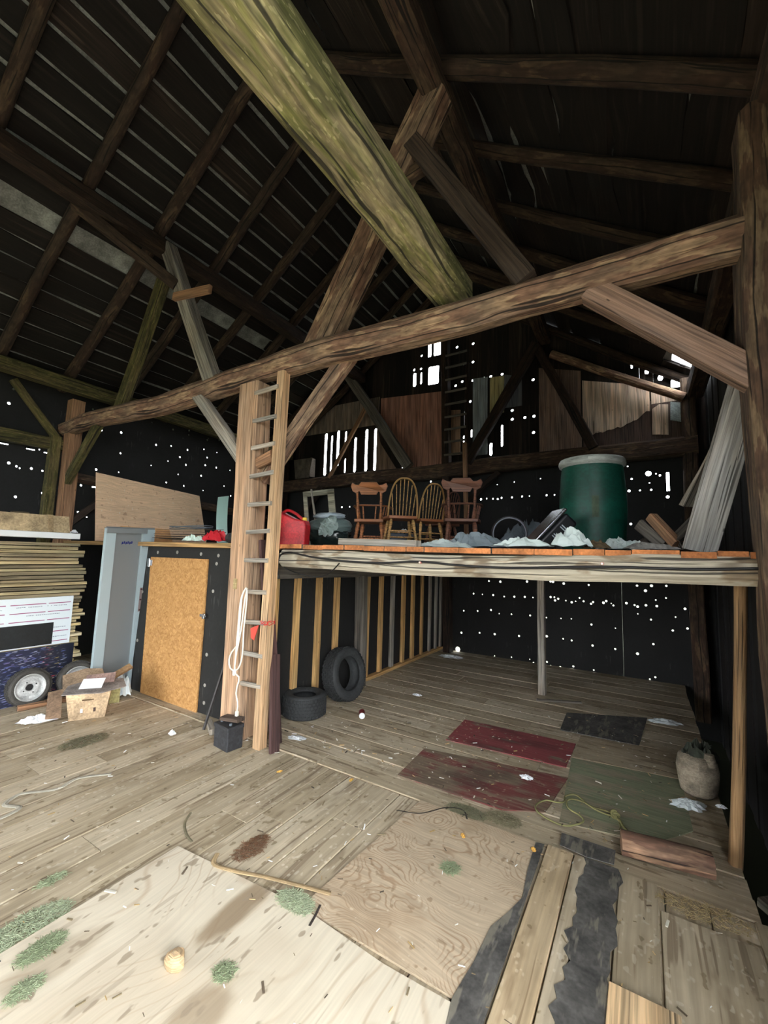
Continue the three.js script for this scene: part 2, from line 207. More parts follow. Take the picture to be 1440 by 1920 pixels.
// gable: upright boards of uneven width, cut to the slope of the roof
const gSlot = GABLE_SLOTS.concat([[.41, 4.47, .585, 4.62], [.235, 4.62, .335, 4.72], [.068, 4.76, .145, 4.86], [-.122, 4.9, -.08, 5.0], [-.38, 5.15, -.35, 5.2], [-3.62, 6.45, -3.55, 6.6]]);
{
  const edges = [-7.95, -7.7, -7.42, -7.16, -6.87, -6.6, -6.36, -6.2, -5.98, -5.75, -5.45, -5.17, -4.86, -4.6, -4.18, -4.0, -3.87, -3.46, -3.28, -3.08, -2.9, -2.64, -2.33, -2.1, -1.86, -1.6, -1.35, -1.1, -.86, -.6, -.42, -.2, .0, .19, .37, .66, .95];
  for (let i = 0; i + 1 < edges.length; i++) {
    const x0 = edges[i] + .0003, x1 = edges[i + 1] - .0003, holes = [], R = [x0, 3.4, x1, 8];
    for (const s of gSlot) { const c = (s[0] + s[2]) / 2; if (c > x0 && c < x1) { const q = (s[2] - s[0]) * (s[2] - s[0] < .14 ? .14 : .04), a = Math.max(s[0] + q, x0 + .008), b = Math.min(s[2] - q, x1 - .008), k = Math.min(.02, (b - a) * .3); if (b - a > .012) holes.push([[a, s[1] + k], [a, s[3] - k * 2], [a + k, s[3]], [b - k, s[3] - k * .4], [b, s[3] - k], [b - k * .3, (s[1] + s[3]) / 2], [b, s[1] + k * 2], [b - k, s[1]], [a + k, s[1] + k * .3]]); } }
    for (const p of GABLE_DOTS) if (inside(p, R, .03)) holes.push(disc(p[0], p[1], .027));
    const top = x0 < -3.4 && x1 > -3.4 ? [[x1, roofY(x1)], [-3.4, 7.36], [x0, roofY(x0)]] : [[x1, roofY(x1)], [x0, roofY(x0)]];
    const m = mesh('gable_board', cutUp([[x0, 3.4], [x1, 3.4], ...top], .022, holes), [M.roofBoard, M.roofBoard2, M.roofBoard3][i % 3], wallBack); m.position.z = ZB - .02;
  }
}
// right wall: dark upright boards from the post inwards, and the jamb and head of the open barn door beside the camera
const wallRight = struct('wall_right');
{
  let z = -7.8, i = 0;
  while (z < -3.25) { const w = Math.min(.2 + .12 * rnd(), -3.15 - z), crack = z < -7.0 && z + w > -7.0;
    const m = mesh('wall_board', cutUp(rect(z + .0005, -.9, z + w - .0005, 4.62), .025, crack ? [[[-7.06, .12], [-7.075, .3], [-7.045, .32], [-7.045, .1]].reverse(), [[-7.1, .62], [-7.1, .72], [-7.08, .74], [-7.07, .63]].reverse()] : []), i % 3 ? M.roofBoard2 : M.paper, wallRight);
    m.rotation.y = -Math.PI / 2; m.position.x = .86 + .012 * (i % 2); z += w; i++; }
}
for (const [z0, z1, y0, y1] of [[-3.15, -1.0, -.9, 4.62], [-1.0, 2.6, 3.7, 4.62], [2.6, ZF, -.9, 4.62]]) { const n = Math.max(1, Math.round((z1 - z0) / .25)); for (let k = 0; k < n; k++) { const m = mesh('wall_board', cutUp(rect(z0 + (z1 - z0) * k / n + .002, y0, z0 + (z1 - z0) * (k + 1) / n - .002, y1), .025), M.roofBoard, wallRight); m.rotation.y = -Math.PI / 2; m.position.x = .88; } }
const wallFront = struct('wall_front');
for (let x = -7.95; x < .9; x += .445) { const x1 = x + .443, y0 = x > -7.2 && x1 < -3.4 ? 3.2 : -.9, top = x < -3.4 && x1 > -3.4 ? [[x1, roofY(x1)], [-3.4, 7.36], [x, roofY(x)]] : [[x1, roofY(x1)], [x, roofY(x)]]; const m = mesh('wall_board', cutUp([[x, y0], [x1, y0], ...top], .03), M.roofBoard, wallFront); m.position.z = ZF; }

// roof: boards on rafters under a pale metal cover; daylight does not pass, but the cover shows grey in the gaps
function roof(name, dir, slope, len, gapOf, wOf, skip, open) {
  const g = struct(name), a = Math.atan(slope);
  g.position.set(-3.4, 7.36, 0); g.rotation.z = dir > 0 ? -a : Math.PI + a; g.rotation.order = 'YXZ';
  let s = .03, i = 0; const sgn = dir > 0 ? 1 : -1;
  while (s < len) {
    const w = wOf(i), gap = gapOf(i), cuts = [ZF, 2.2 - 2.6 * rnd(), -4.2 - 2 * rnd(), ZB - .04];
    if (open && s + w / 2 > open[0] && s + w / 2 < open[1]) { cuts[2] = -open[2] + .001; cuts[3] = -open[2]; cuts.push(-open[3], ZB - .04); }
    for (let k = 0; k + 1 < cuts.length; k++) if (!skip || !skip(i, k)) {
      if (open && cuts[k + 1] === -open[3]) continue; if (cuts[k] - cuts[k + 1] < .02) continue;
      const L = cuts[k] - cuts[k + 1] - .004, geo = beamGeo(L, w, .022, { cham: .08, seg: Math.max(4, Math.round(L / .35)), wob: (dir > 0 ? .006 + .014 * rnd() : .002 + .003 * rnd()), seed: i * 7 + k + (dir > 0 ? 500 : 900) });
      const m = mesh('roof_board', geo, [M.roofBoard2, M.roofBoard, M.roofBoard2, M.roofBoard2, M.roofBoard3][Math.floor(rnd() * 5)], g);
      m.rotation.y = Math.PI / 2; m.position.set(s + w / 2, sgn * .012, cuts[k]);
    }
    s += w + gap; i++;
  }
  return g;
}
const ceilL = roof('ceiling_left', -1, .71, 5.75, (i) => (i < 10 ? .05 : .032) * rr(.7, 1.2), (i) => .225 * rr(.85, 1.15), (i, k) => i === 11 && k === 1);
const ceilR = roof('ceiling_right', 1, .68, 5.5, (i) => .011 * rr(.2, 2.2), (i) => .25 * rr(.8, 1.2), (i, k) => false, [4.55, 5.3, 7.0, 7.48]);
{ // the metal cover over each slope
  const add = (g, sgn, len, holes) => { const m = mesh('roof_cover', cut([[-.02, ZB - .2], [len, ZB - .2], [len, ZF + .2], [-.02, ZF + .2]].map(([x, z]) => [x, -z]), .012, holes), M.metalSheet, g); m.rotation.x = -Math.PI / 2; m.position.y = sgn > 0 ? .026 : -.038; };
  add(ceilL, -1, 5.8, [disc(2.03, 2.63, .02)]); add(ceilR, 1, 5.4, [[[4.6, 7.06], [5.2, 7.0], [5.2, 7.5], [4.6, 7.46]]]);
}
// floor: boards along z in the near bay, along x in the far bay, on a sill at the post line
const floor = struct('floor');
const FM = [wood('#f4efe8', T.floor, .003), wood('#e9e3da', T.floor, .003), wood('#faf6f0', T.floor, .003), wood('#e2dbd0', T.floor, .003)];
const plank = (x0, z0, x1, z1, y, t, m, name = 'floor_plank') => { const alongX = x1 - x0 > z1 - z0, L = alongX ? x1 - x0 : z1 - z0, w = alongX ? z1 - z0 : x1 - x0; const o = mesh(name, beamGeo(L, w, t, { cham: .12, seg: 1, seed: seedNo++ }), m, floor); if (alongX) o.position.set(x0, y - t / 2, (z0 + z1) / 2); else { o.rotation.y = -Math.PI / 2; o.position.set((x0 + x1) / 2, y - t / 2, z0); } return o; };
{ let x = -7.84, i = 0; while (x < .5) { const w = Math.min(.19 + .1 * rnd(), .62 - x), j = -.6 - 1.9 * rnd(); const dy = -.004 * rnd(); plank(x + .002, j + .002, x + w - .003, ZF - .02, dy, .04, FM[i++ % 4]); plank(x + .002, -2.93, x + w - .003, j - .002, -.004 * rnd(), .04, FM[(i * 3) % 4]); x += w; } }
plank(-7.84, -3.12, -2.4, -2.94, .004, .05, FM[1]); plank(-2.39, -3.12, .44, -2.94, .002, .05, FM[3]);
{ let z = -7.74, i = 0; while (z < -3.15) { const w = Math.min(.2 + .1 * rnd(), -3.125 - z), j = -2.6 + 2 * rnd(); plank(-3.36, z + .002, j, z + w - .003, -.004 * rnd(), .04, FM[i++ % 4]); plank(j + .003, z + .002, .42 + .02 * rnd(), z + w - .003, -.004 * rnd(), .04, FM[(i * 3) % 4]); z += w; } }
for (let k = 0; k < 5; k++) plank(-7.8, -7.7 + k * .92, -3.4, -7.7 + k * .92 + .915, 0, .04, FM[k % 4]);   // the bay behind the black partition
{ const g = struct('ground'); const m = mesh('yard', new THREE.BoxGeometry(120, .2, 120), mat({ color: '#7d8468', map: T.speck }), g); m.position.y = -.8; const b = mesh('door_ramp', new THREE.BoxGeometry(6, .7, 9), mat({ color: '#b5b0a2', map: T.speck }), g); b.position.set(3.95, -.39, 0); }
// plywood sheets, painted boards and tar paper laid over the boards: each its own piece of the floor
const sheet = (name, outline, y, t, m) => { const o = mesh(name, cut(outline.map(([x, z]) => [x, -z]), t), m, floor); o.rotation.x = -Math.PI / 2; o.position.y = y; return o; };
sheet('plywood_sheet', [[-2.39, 1.2], [-.57, 1.2], [-.575, -1.75], [-1.0, -1.735], [-1.5, -1.765], [-2.39, -1.69]], .002, .012, mat({ map: T.bigPly, bumpMap: T.bigPly, bumpScale: .001 }));
sheet('plywood_sheet', [[-1.5, -1.77], [-.585, -1.77], [-.6, -2.93], [-1.42, -2.93]], .001, .010, wood('#ece2d6', T.ply, .001));
sheet('tar_paper', [[-.625, -2.92], [-.575, -2.93], [-.565, -1.74], [-.62, -1.3], [-.7, -1.76], [-.68, -1.95], [-.672, -2.17], [-.625, -2.3], [-.588, -2.43], [-.61, -2.63]].reverse(), .0125, .004, M.tar);
plank(-.555, -2.93, -.412, 1.2, .022, .03, wood('#f2e4d0', T.floor, .003)); plank(-.405, -2.93, -.335, 1.2, .02, .03, FM[0]);
{ const e = []; for (let k = 0; k <= 40; k++) e.push([-.352 + (k % 2 ? .018 : -.008) * (k > 10 && k < 28 ? 1 : .35) + .012 * Math.sin(k * .9), -2.93 + k * .05]); const f = []; for (let k = 40; k >= 0; k--) f.push([-.178 + .012 * Math.sin(k * .8) + .008 * (k % 3), -2.93 + k * .05]); sheet('tar_paper', e.concat(f).reverse(), .021, .004, M.tar); }
sheet('tar_paper', [[-.5, -3.085], [-.2, -3.09], [-.2, -2.95], [-.34, -2.93], [-.49, -2.955]].reverse(), .026, .004, M.tar);
plank(-.17, -2.93, .008, 1.2, .012, .03, FM[3]); plank(.02, -2.74, .4, 1.2, .014, .03, FM[1]); plank(.41, -2.93, .62, 1.2, .008, .03, FM[3]);
plank(-.175, -2.16, .07, 1.0, .035, .02, M.newWood, 'new_board');
const sag = (a) => a.map(([x, z]) => [x, z]);
sheet('red_board', [[-1.71, -4.58], [-.615, -4.63], [-.62, -4.08], [-1.68, -3.99]].reverse(), .0, .008, mat({ map: T.redPaint, bumpMap: T.redPaint, bumpScale: .002 }));
sheet('red_board', [[-1.765, -3.7], [-.58, -3.9], [-.64, -3.3], [-.9, -3.16], [-1.735, -3.145]].reverse(), .0, .008, mat({ map: T.redWorn, bumpMap: T.redWorn, bumpScale: .002 }));
sheet('floor_mat', [[-.82, -5.48], [-.03, -5.86], [-.1, -4.95], [-.8, -4.91]].reverse(), .0, .008, M.tar);
sheet('green_board', [[-.605, -4.3], [.2, -4.4], [.22, -3.64], [.0, -3.35], [-.54, -3.24]].reverse(), .0, .006, mat({ map: T.greenPaint, bumpMap: T.greenPaint, bumpScale: .002 }));
sheet('plywood_sheet', [[-.6, -4.88], [.25, -5.0], [.22, -4.42], [-.61, -4.32]].reverse(), .0, .006, FM[3]);

// panels nailed inside the gable boards, and the torn tan panel by the corner post
{ const pan = (name, o, z, m, t = .012) => { const p = mesh(name, cutUp(o, t), m, wallBack); p.position.z = z; };
  const gw = (hex) => wood(hex, T.grain, .002);
  pan('plywood_panel', [[-5.0, 3.5], [-4.42, 3.5], [-4.9, 4.2]].concat([[-5.0, 4.6]]), -7.755, gw('#967b6a'));
  pan('plywood_panel', [[-4.2, 3.47], [-3.43, 3.47], [-3.44, 5.1], [-4.9, 5.2], [-4.9, 4.7]], -7.735, gw('#c48d7a'));
  pan('plywood_panel', [[-7.3, 4.62], [-4.95, 4.62], [-4.95, 5.25], [-6.2, 5.25]], -7.745, gw('#a39182'));
  pan('brown_panel', [[-3.27, 3.75], [-3.04, 3.75], [-3.04, 4.65], [-3.28, 4.68]], -7.745, gw('#c29a80'));
  pan('grey_panel', [[-2.78, 3.7], [-2.5, 3.7], [-2.49, 5.22], [-2.79, 5.24]], -7.745, gw('#b4bdc4'));
  pan('yellow_panel', [[-2.45, 4.47], [-2.18, 4.47], [-2.18, 5.18], [-2.45, 5.2]], -7.745, gw('#d2c48e'));
  pan('grey_panel', [[-2.2, 4.55], [-1.85, 4.55], [-1.85, 5.1], [-2.17, 5.2]], -7.747, gw('#80848a'));
  pan('dark_panel', [[-1.55, 3.6], [-.86, 3.6], [-.86, 5.0], [-1.55, 5.2]], -7.745, gw('#9a8072'));
  const tanM = wood('#f6d8bf', T.grain, .001);
  const torn = (a, n, f) => Array.from({ length: n }, (_, i) => { const t = i / (n - 1); return f(t, a * (LAT[i * 37 + 900] - .5)); });
  pan('tan_panel', [[-.84, 3.84], ...torn(.06, 12, (t, e) => [-.84 + .38 * (t + .05), 3.85 + .04 * t + e]), ...torn(.06, 12, (t, e) => [-.42 + .5 * t, 3.92 + .2 * t * t + e]), [.13, 4.13], [.13, 4.55], [-.84, 4.82]], -7.73, tanM, .008);
  pan('tan_panel', [[-.67, 3.88], [-.58, 3.9], [-.6, 4.75], [-.68, 4.77]], -7.72, tanM, .006);
  pan('bare_panel', [[-.84, 3.55], [.55, 3.55], [.55, 4.25], [.1, 4.3], [-.84, 4.2]], -7.75, gw('#66524a'));
  pan('tan_panel', [[.15, 3.75], [.36, 3.72], [.37, 4.2], [.25, 4.22], [.16, 4.16]], -7.73, tanM, .008);
  pan('pale_panel', [[.39, 3.95], [.53, 3.9], [.54, 4.2], [.4, 4.24]], -7.735, wood('#c9d6d6', T.speck, .002), .008);
  pan('tan_panel', [[.15, 4.24], [.53, 4.25], [.53, 4.4], [.15, 4.52]], -7.74, tanM, .008); }
// ------------------------------------------------------------------ rafters (parts of each roof slope)
const RZ = [3.7, 2.9, 2.1, 1.28, .46, -.36, -1.18, -2.0, -2.84, -3.66, -4.5, -5.35, -6.2, -7.0, -7.6];
for (const z of RZ) { const d = .13 + .02 * rnd(); bar('rafter', [-3.45, roofL(-3.45) - .085, z], [-7.75, roofL(-7.75) - .085, z + .05 * (rnd() - .5)], d, d, M.rafter, { round: true, wob: .012, sag: .02, taper: -.1 }, scene); const m = scene.children.pop(); m.parent = null; ceilL.attach(m); }
for (const z of RZ) { const d = .13 + .03 * rnd(), zz = z === -7 ? -6.66 : z - .06; bar('rafter', [-3.35, roofR(-3.35) - .09, zz], [.82, roofR(.82) - .09, zz - .05 * rnd()], d, d, M.rafter, { round: true, wob: .012, sag: .02 }, scene); const m = scene.children.pop(); m.parent = null; ceilR.attach(m); }

// ------------------------------------------------------------------ the timber frame
timber('tie_beam', 'big hewn log tie beam crossing the barn from the left wall post to the right post', 'beam', [-7.68, 3.55, -2.95], [.56, 3.59, -2.95], .24, .24, M.tie, { round: false, cham: .3, wob: .035, seg: 60, sag: -.02 });
timber('log_beam', 'thick green mossy beam running overhead to the middle of the tie beam', 'beam', [-1.36, 3.93, 3.9], [-1.29, 3.9, -3.1], .3, .26, M.mossy, { cham: .22, wob: .018, seg: 50 });
timber('barn_post', 'wide pale brown post beside the ladder, holding up the tie beam', 'post', [-3.38, 0, -2.93], [-3.4, 3.46, -2.93], .27, .2, M.post, { cham: .06, wob: .01, seg: 24 });
timber('barn_post', 'reddish post at the left end of the tie beam, behind the brace', 'post', [-7.52, 0, -2.95], [-7.52, 4.0, -2.98], .18, .18, M.postRed, { cham: .06, wob: .008 });
timber('barn_post', 'dark mossy post under the left end of the green side rail', 'post', [-7.62, 0, -2.78], [-7.62, 3.4, -2.78], .12, .14, M.mossDim, { cham: .1, wob: .008 });
timber('barn_post', 'heavy grey post at the right edge, carrying the right end of the tie beam', 'post', [.675, -.5, -3.0], [.675, 4.3, -3.0], .32, .32, wood('#b3a89c', T.hewn, .012), { cham: .12, wob: .025, seg: 30 });
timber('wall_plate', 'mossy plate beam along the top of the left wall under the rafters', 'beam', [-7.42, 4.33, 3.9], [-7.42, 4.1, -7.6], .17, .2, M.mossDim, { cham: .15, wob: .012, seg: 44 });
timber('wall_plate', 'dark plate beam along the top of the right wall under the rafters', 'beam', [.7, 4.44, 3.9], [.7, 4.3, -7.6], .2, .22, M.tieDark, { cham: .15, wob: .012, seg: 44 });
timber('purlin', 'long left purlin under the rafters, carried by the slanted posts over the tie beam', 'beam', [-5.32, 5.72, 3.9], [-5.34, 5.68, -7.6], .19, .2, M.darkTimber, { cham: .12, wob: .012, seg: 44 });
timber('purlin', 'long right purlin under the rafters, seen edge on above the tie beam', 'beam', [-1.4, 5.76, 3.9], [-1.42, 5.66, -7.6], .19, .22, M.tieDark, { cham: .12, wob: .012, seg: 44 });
timber('slanted_post', 'thick slanted post rising from the tie beam to the right purlin behind the mossy beam', 'post', [-2.66, 3.62, -2.98], [-1.42, 5.68, -2.98], .22, .27, M.tie, { cham: .1, wob: .02, seg: 20 });
timber('slanted_post', 'grey slanted post rising from the tie beam to the left purlin', 'post', [-4.13, 3.62, -2.96], [-5.3, 5.72, -2.96], .15, .17, M.greyWood, { cham: .06, wob: .008 });
timber('brace', 'mossy strut leaning right from the left part of the tie beam towards the left purlin', 'brace', [-6.2, 3.62, -2.97], [-5.36, 5.3, -2.97], .12, .16, M.mossDim, { cham: .1, wob: .01 });
timber('brace', 'brown pole brace running alongside the left purlin down to the grey slanted post', 'brace', [-5.5, 5.66, -1.95], [-4.95, 5.05, -2.9], .1, .13, M.rafter, { cham: .2, wob: .012 });
timber('wood_block', 'short pale board nailed to the grey slanted post', 'board', [-4.9, 4.86, -2.86], [-4.25, 4.78, -2.9], .05, .1, M.postRed, { seg: 1 });
timber('brace', 'thin grey brace from the right slanted post down to the tie beam', 'brace', [-1.6, 5.26, -2.9], [-.66, 3.7, -2.9], .1, .15, M.brownDark, { cham: .08, wob: .006 });
timber('brace', 'short horizontal strut between the right slanted post and the right purlin', 'brace', [-1.82, 4.98, -2.95], [-1.36, 5.06, -2.95], .09, .11, M.tieDark, { cham: .1, wob: .006 });
timber('knee_brace', 'grey knee brace from the tie beam down to the left side of the ladder post', 'brace', [-4.4, 3.56, -2.93], [-3.5, 2.66, -2.93], .09, .13, M.greyWood, { cham: .06, wob: .006 });
timber('knee_brace', 'reddish knee brace from the tie beam down to the right side of the ladder post', 'brace', [-2.26, 3.56, -3.0], [-3.28, 2.48, -3.0], .1, .16, M.tie, { cham: .06, wob: .008 });
timber('knee_brace', 'dark knee brace at the far left end of the tie beam', 'brace', [-6.62, 3.5, -2.93], [-7.5, 2.7, -2.93], .09, .13, M.mossDim, { cham: .08, wob: .008 });
timber('knee_brace', 'square brown knee brace from the tie beam to the grey right hand post', 'brace', [-.26, 3.53, -2.96], [.6, 2.72, -2.96], .12, .15, wood('#a98a78', T.grain, .004), { cham: .05 });
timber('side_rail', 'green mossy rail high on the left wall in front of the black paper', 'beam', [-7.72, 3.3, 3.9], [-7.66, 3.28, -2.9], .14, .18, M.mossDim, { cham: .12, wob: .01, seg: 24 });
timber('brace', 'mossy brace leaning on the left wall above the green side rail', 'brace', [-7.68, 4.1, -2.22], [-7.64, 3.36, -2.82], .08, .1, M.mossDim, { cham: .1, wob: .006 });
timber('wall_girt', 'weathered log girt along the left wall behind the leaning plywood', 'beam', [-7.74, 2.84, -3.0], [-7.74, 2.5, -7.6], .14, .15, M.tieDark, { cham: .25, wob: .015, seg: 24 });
timber('brace', 'dark brace low on the left wall behind the plywood', 'brace', [-7.72, 2.1, -3.12], [-7.74, 2.72, -3.75], .08, .1, M.brownDark, { wob: .006 });
// the gable frame at the back
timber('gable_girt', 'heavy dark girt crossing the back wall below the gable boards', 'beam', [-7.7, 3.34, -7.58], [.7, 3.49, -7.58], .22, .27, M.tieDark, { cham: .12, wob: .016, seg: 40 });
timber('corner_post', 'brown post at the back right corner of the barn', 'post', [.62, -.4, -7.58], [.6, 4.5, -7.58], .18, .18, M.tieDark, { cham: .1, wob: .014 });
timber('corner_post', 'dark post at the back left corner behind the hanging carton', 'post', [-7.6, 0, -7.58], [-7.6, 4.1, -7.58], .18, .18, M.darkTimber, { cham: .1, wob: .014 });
timber('gable_post', 'tall dark post up the middle of the gable beside the narrow ladder', 'post', [-3.16, 0, -7.56], [-3.32, 6.6, -7.56], .14, .17, M.darkTimber, { cham: .08, wob: .008, seg: 30 });
timber('gable_post', 'slim dark post right of the narrow gable ladder', 'post', [-2.84, 1.83, -7.56], [-2.84, 5.5, -7.56], .07, .08, M.darkTimber, { seg: 1 });
timber('gable_post', 'pale upright lath standing on the loft behind the right armchair', 'post', [-2.72, 1.84, -7.3], [-2.78, 3.85, -7.3], .06, .1, M.postRed, { seg: 1 });
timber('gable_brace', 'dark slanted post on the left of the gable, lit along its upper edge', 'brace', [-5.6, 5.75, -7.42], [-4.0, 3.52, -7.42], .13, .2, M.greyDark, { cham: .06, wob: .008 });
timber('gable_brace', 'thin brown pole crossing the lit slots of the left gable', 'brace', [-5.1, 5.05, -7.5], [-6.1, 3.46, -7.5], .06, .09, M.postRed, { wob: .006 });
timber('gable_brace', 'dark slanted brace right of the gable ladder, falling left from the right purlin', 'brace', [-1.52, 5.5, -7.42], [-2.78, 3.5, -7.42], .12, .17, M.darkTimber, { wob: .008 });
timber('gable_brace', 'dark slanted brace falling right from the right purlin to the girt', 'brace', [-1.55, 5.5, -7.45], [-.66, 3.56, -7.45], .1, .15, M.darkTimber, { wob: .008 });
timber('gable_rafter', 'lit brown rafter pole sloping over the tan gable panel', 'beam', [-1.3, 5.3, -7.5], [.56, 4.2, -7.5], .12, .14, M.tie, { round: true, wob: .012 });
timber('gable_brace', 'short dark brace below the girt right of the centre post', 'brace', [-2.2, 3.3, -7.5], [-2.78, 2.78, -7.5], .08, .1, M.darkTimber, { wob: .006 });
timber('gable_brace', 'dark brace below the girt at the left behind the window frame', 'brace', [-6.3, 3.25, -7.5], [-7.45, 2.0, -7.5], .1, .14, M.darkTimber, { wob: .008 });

// ------------------------------------------------------------------ the loft and its supports
const loft = struct('floor_loft');
{ let x = -3.06, i = 0; while (x < .6) { const w = Math.min(rr(.09, .25), .63 - x), g = beamGeo(4.62 - .05 * rnd(), w - .004, .04, { cham: .06, seg: 1, seed: 700 + i }); const n = g.attributes.position.count, caps = 36; g.clearGroups(); g.addGroup(0, n - caps, 0); g.addGroup(n - caps, caps, 1);
  const m = mesh('loft_board', g, [M.greyDark, M.endGrain], loft); m.rotation.y = Math.PI / 2; m.position.set(x + w / 2, 1.808 - .008 * rnd(), -3.04 - .03 * rnd()); x += w; i++; } }
timber('loft_beam', 'pale grey log beam along the front edge of the loft with a cable nailed to it', 'beam', [-3.06, 1.68, -3.14], [.66, 1.71, -3.14], .2, .17, wood('#ffffff', T.paleLog, .01), { cham: .25, wob: .018, seg: 30 });
timber('loft_beam', 'dark header beam over the row of yellow studs', 'beam', [-3.36, 1.55, -3.12], [-3.36, 1.5, -7.6], .12, .17, M.greyDark, { cham: .06, wob: .006 });
timber('loft_beam', 'dark beam under the loft carried by the thin middle post', 'beam', [-3.3, 1.62, -6.0], [.6, 1.62, -6.0], .14, .16, M.greyDark, { cham: .08, wob: .006 });
timber('loft_post', 'thin grey post standing under the middle of the loft', 'post', [-1.2, 0, -6.04], [-1.2, 1.54, -6.04], .09, .09, M.greyWood, { cham: .08, wob: .004 });
timber('loft_pole', 'crooked pale pole holding up the right end of the loft', 'post', [.4, -.02, -3.4], [.5, 1.64, -3.38], .07, .07, wood('#a5825c', T.grain, .004), { round: true, wob: .012, seg: 14, bow: .012 });
// black partition with its yellow studs, then the little black room with the particle board door
const part = struct('wall_partition');
{ const m = mesh('black_panel', cut(rect(3.1, 0, 7.72, 1.46), .02), M.paper, part); m.rotation.y = Math.PI / 2; m.position.set(-3.42, 0, 0);
  const sz = [-3.333, -3.676, -4.054, -4.406, -5.12, -5.486, -5.828, -6.18, -6.515, -6.862, -7.186, -7.454, -7.68], yb = [.45, .25, .06];
  sz.forEach((z, i) => bar('stud', [-3.375, yb[i] ?? .05, z], [-3.375, 1.47, z], i > 8 ? .06 : .085, .04, i === 6 || i > 9 ? M.greyWood : M.stud, { cham: .04, seg: 1, roll: 0 }, part).rotateX(Math.PI / 2));
  bar('bottom_rail', [-3.37, .03, -5.0], [-3.37, .03, -7.7], .1, .045, M.stud, { seg: 1 }, part); }
timber('barn_post', 'rough dark post standing in the row of yellow studs behind the standing tyre', 'post', [-3.33, 0, -4.9], [-3.33, 1.46, -4.9], .15, .15, M.greyDark, { cham: .2, wob: .012 });
const room = struct('wall_room');
for (const r of [[-5.5, 0, -5.3, 1.77], [-5.3, 1.66, -4.14, 1.77], [-4.14, 0, -3.46, 1.77], [-5.3, 0, -4.14, 1.66]]) { const m = mesh('black_panel', cut(rect(...r), .02), M.paper, room); m.position.z = -3.09; }
{ const m = mesh('black_panel', cut(rect(3.07, 0, 7.7, 1.77), .02), M.paper, room); m.rotation.y = Math.PI / 2; m.position.x = -5.5; }
for (let i = 0; i < 9; i++) bar('roof_plank', [-7.8, 1.8, -3.2 - i * .5], [-3.44, 1.8, -3.2 - i * .5], .495, .05, i ? M.greyDark : wood('#c9a06a', T.grain, .003), { seg: 1, cham: .06 }, room);
bar('edge_plank', [-7.0, 1.8, -3.04], [-3.47, 1.8, -3.04], .1, .055, wood('#b08b58', T.grain, .003), { seg: 1, cham: .06 }, room);
{ const r = rng(31); for (const [x, y] of [[-5.15, 1.7], [-4.75, 1.71], [-4.3, 1.7], [-4.0, 1.69], [-3.62, 1.68], [-4.02, 1.6], [-4.05, 1.3], [-3.75, .95], [-3.62, .8], [-4.08, .62], [-4.08, .3], [-4.07, .12], [-5.42, 1.2], [-5.44, .6], [-3.7, .7]]) { const m = mesh('nail_cap', new THREE.CylinderGeometry(.015 + .007 * r(), .02, .004, 9), wood('#c4c0b6', T.speck, .001), room); m.rotation.x = Math.PI / 2; m.position.set(x, y, -3.066); } }
const door = struct('door_1');
{ const m = mesh('door_leaf', cut([[-5.25, .012], [-4.17, .004], [-4.16, .6], [-4.155, .9], [-4.15, 1.645], [-5.26, 1.64]], .018), M.osb, door); m.position.z = -3.065;
  const h = struct('hinge', door); mesh('hinge_plate', new RoundedBoxGeometry(.05, .1, .006, 2, .002), M.chrome, h).position.set(-5.29, 1.57, -3.04); mesh('hinge_plate', new RoundedBoxGeometry(.05, .07, .006, 2, .002), M.chrome, h).position.set(-5.235, 1.57, -3.04); const c = mesh('hinge_pin', new THREE.CylinderGeometry(.008, .008, .1, 10), M.chrome, h); c.position.set(-5.26, 1.57, -3.035);
  const l = struct('latch', door); mesh('hasp', new RoundedBoxGeometry(.1, .03, .006, 2, .002), M.chrome, l).position.set(-4.16, 1.03, -3.04); mesh('padlock', new RoundedBoxGeometry(.04, .045, .02, 3, .006), M.chrome, l).position.set(-4.13, 1.02, -3.03); const s = mesh('shackle', new THREE.TorusGeometry(.014, .004, 8, 12, Math.PI), M.chrome, l); s.position.set(-4.13, 1.042, -3.03); }
// ------------------------------------------------------------------ left side: lumber stack, boards, wheels, steel panel, carton
const ORD = ['top', 'second', 'third', 'fourth', 'fifth', 'sixth', 'seventh', 'eighth', 'ninth', 'tenth', 'eleventh', 'twelfth', 'thirteenth', 'fourteenth', 'fifteenth', 'sixteenth', 'seventeenth', 'eighteenth', 'nineteenth', 'twentieth'];
{
  const lm = ['#eed69c', '#fbe6b0', '#d2be90', '#b0a07e', '#94886c', '#f4dda8', '#ffefc4', '#c6b68c'].map((h) => wood(h, T.grain, .003));
  const n = 42, r = rng(404); let y = .02;
  for (let i = 0; i < n; i++) {
    const top = n - 1 - i, t = .03 + .008 * r(), zEnd = -2.6 - .1 * r() + (i > 34 ? .06 : 0), k = i < 24 ? [0, 1, 5, 6, 1, 2][i % 6] : i < 38 ? [2, 3, 4, 3, 7, 4][i % 6] : [2, 7, 3][i % 3];
    const nm = top < 20 ? ORD[top] + ' from the top' : (n - top) <= 20 ? ORD[n - top - 1].replace('top', 'lowest') + (n - top > 1 ? ' from the bottom' : '') : ORD[top - 20].replace('top', 'first') + ' below the middle';
    timber('lumber_board', 'rough sawn board in the tall lumber stack at left, ' + nm, 'board', [-6.16 + .03 * r(), y + t / 2, 1.2], [-6.16 + .03 * r(), y + t / 2, zEnd], .3, t, lm[k], { seg: 3, cham: .08, wob: .002, group: 'stacked lumber boards' });
    y += t + .0085;
  }
}
{ const t = thing('foam_slab', 'flat white slab lying on the lumber stack under the brown lid', 'slab', [-6.25, 1.868, -.6]); mesh('slab', new RoundedBoxGeometry(.56, .07, 3.9, 2, .006), M.white, t); }
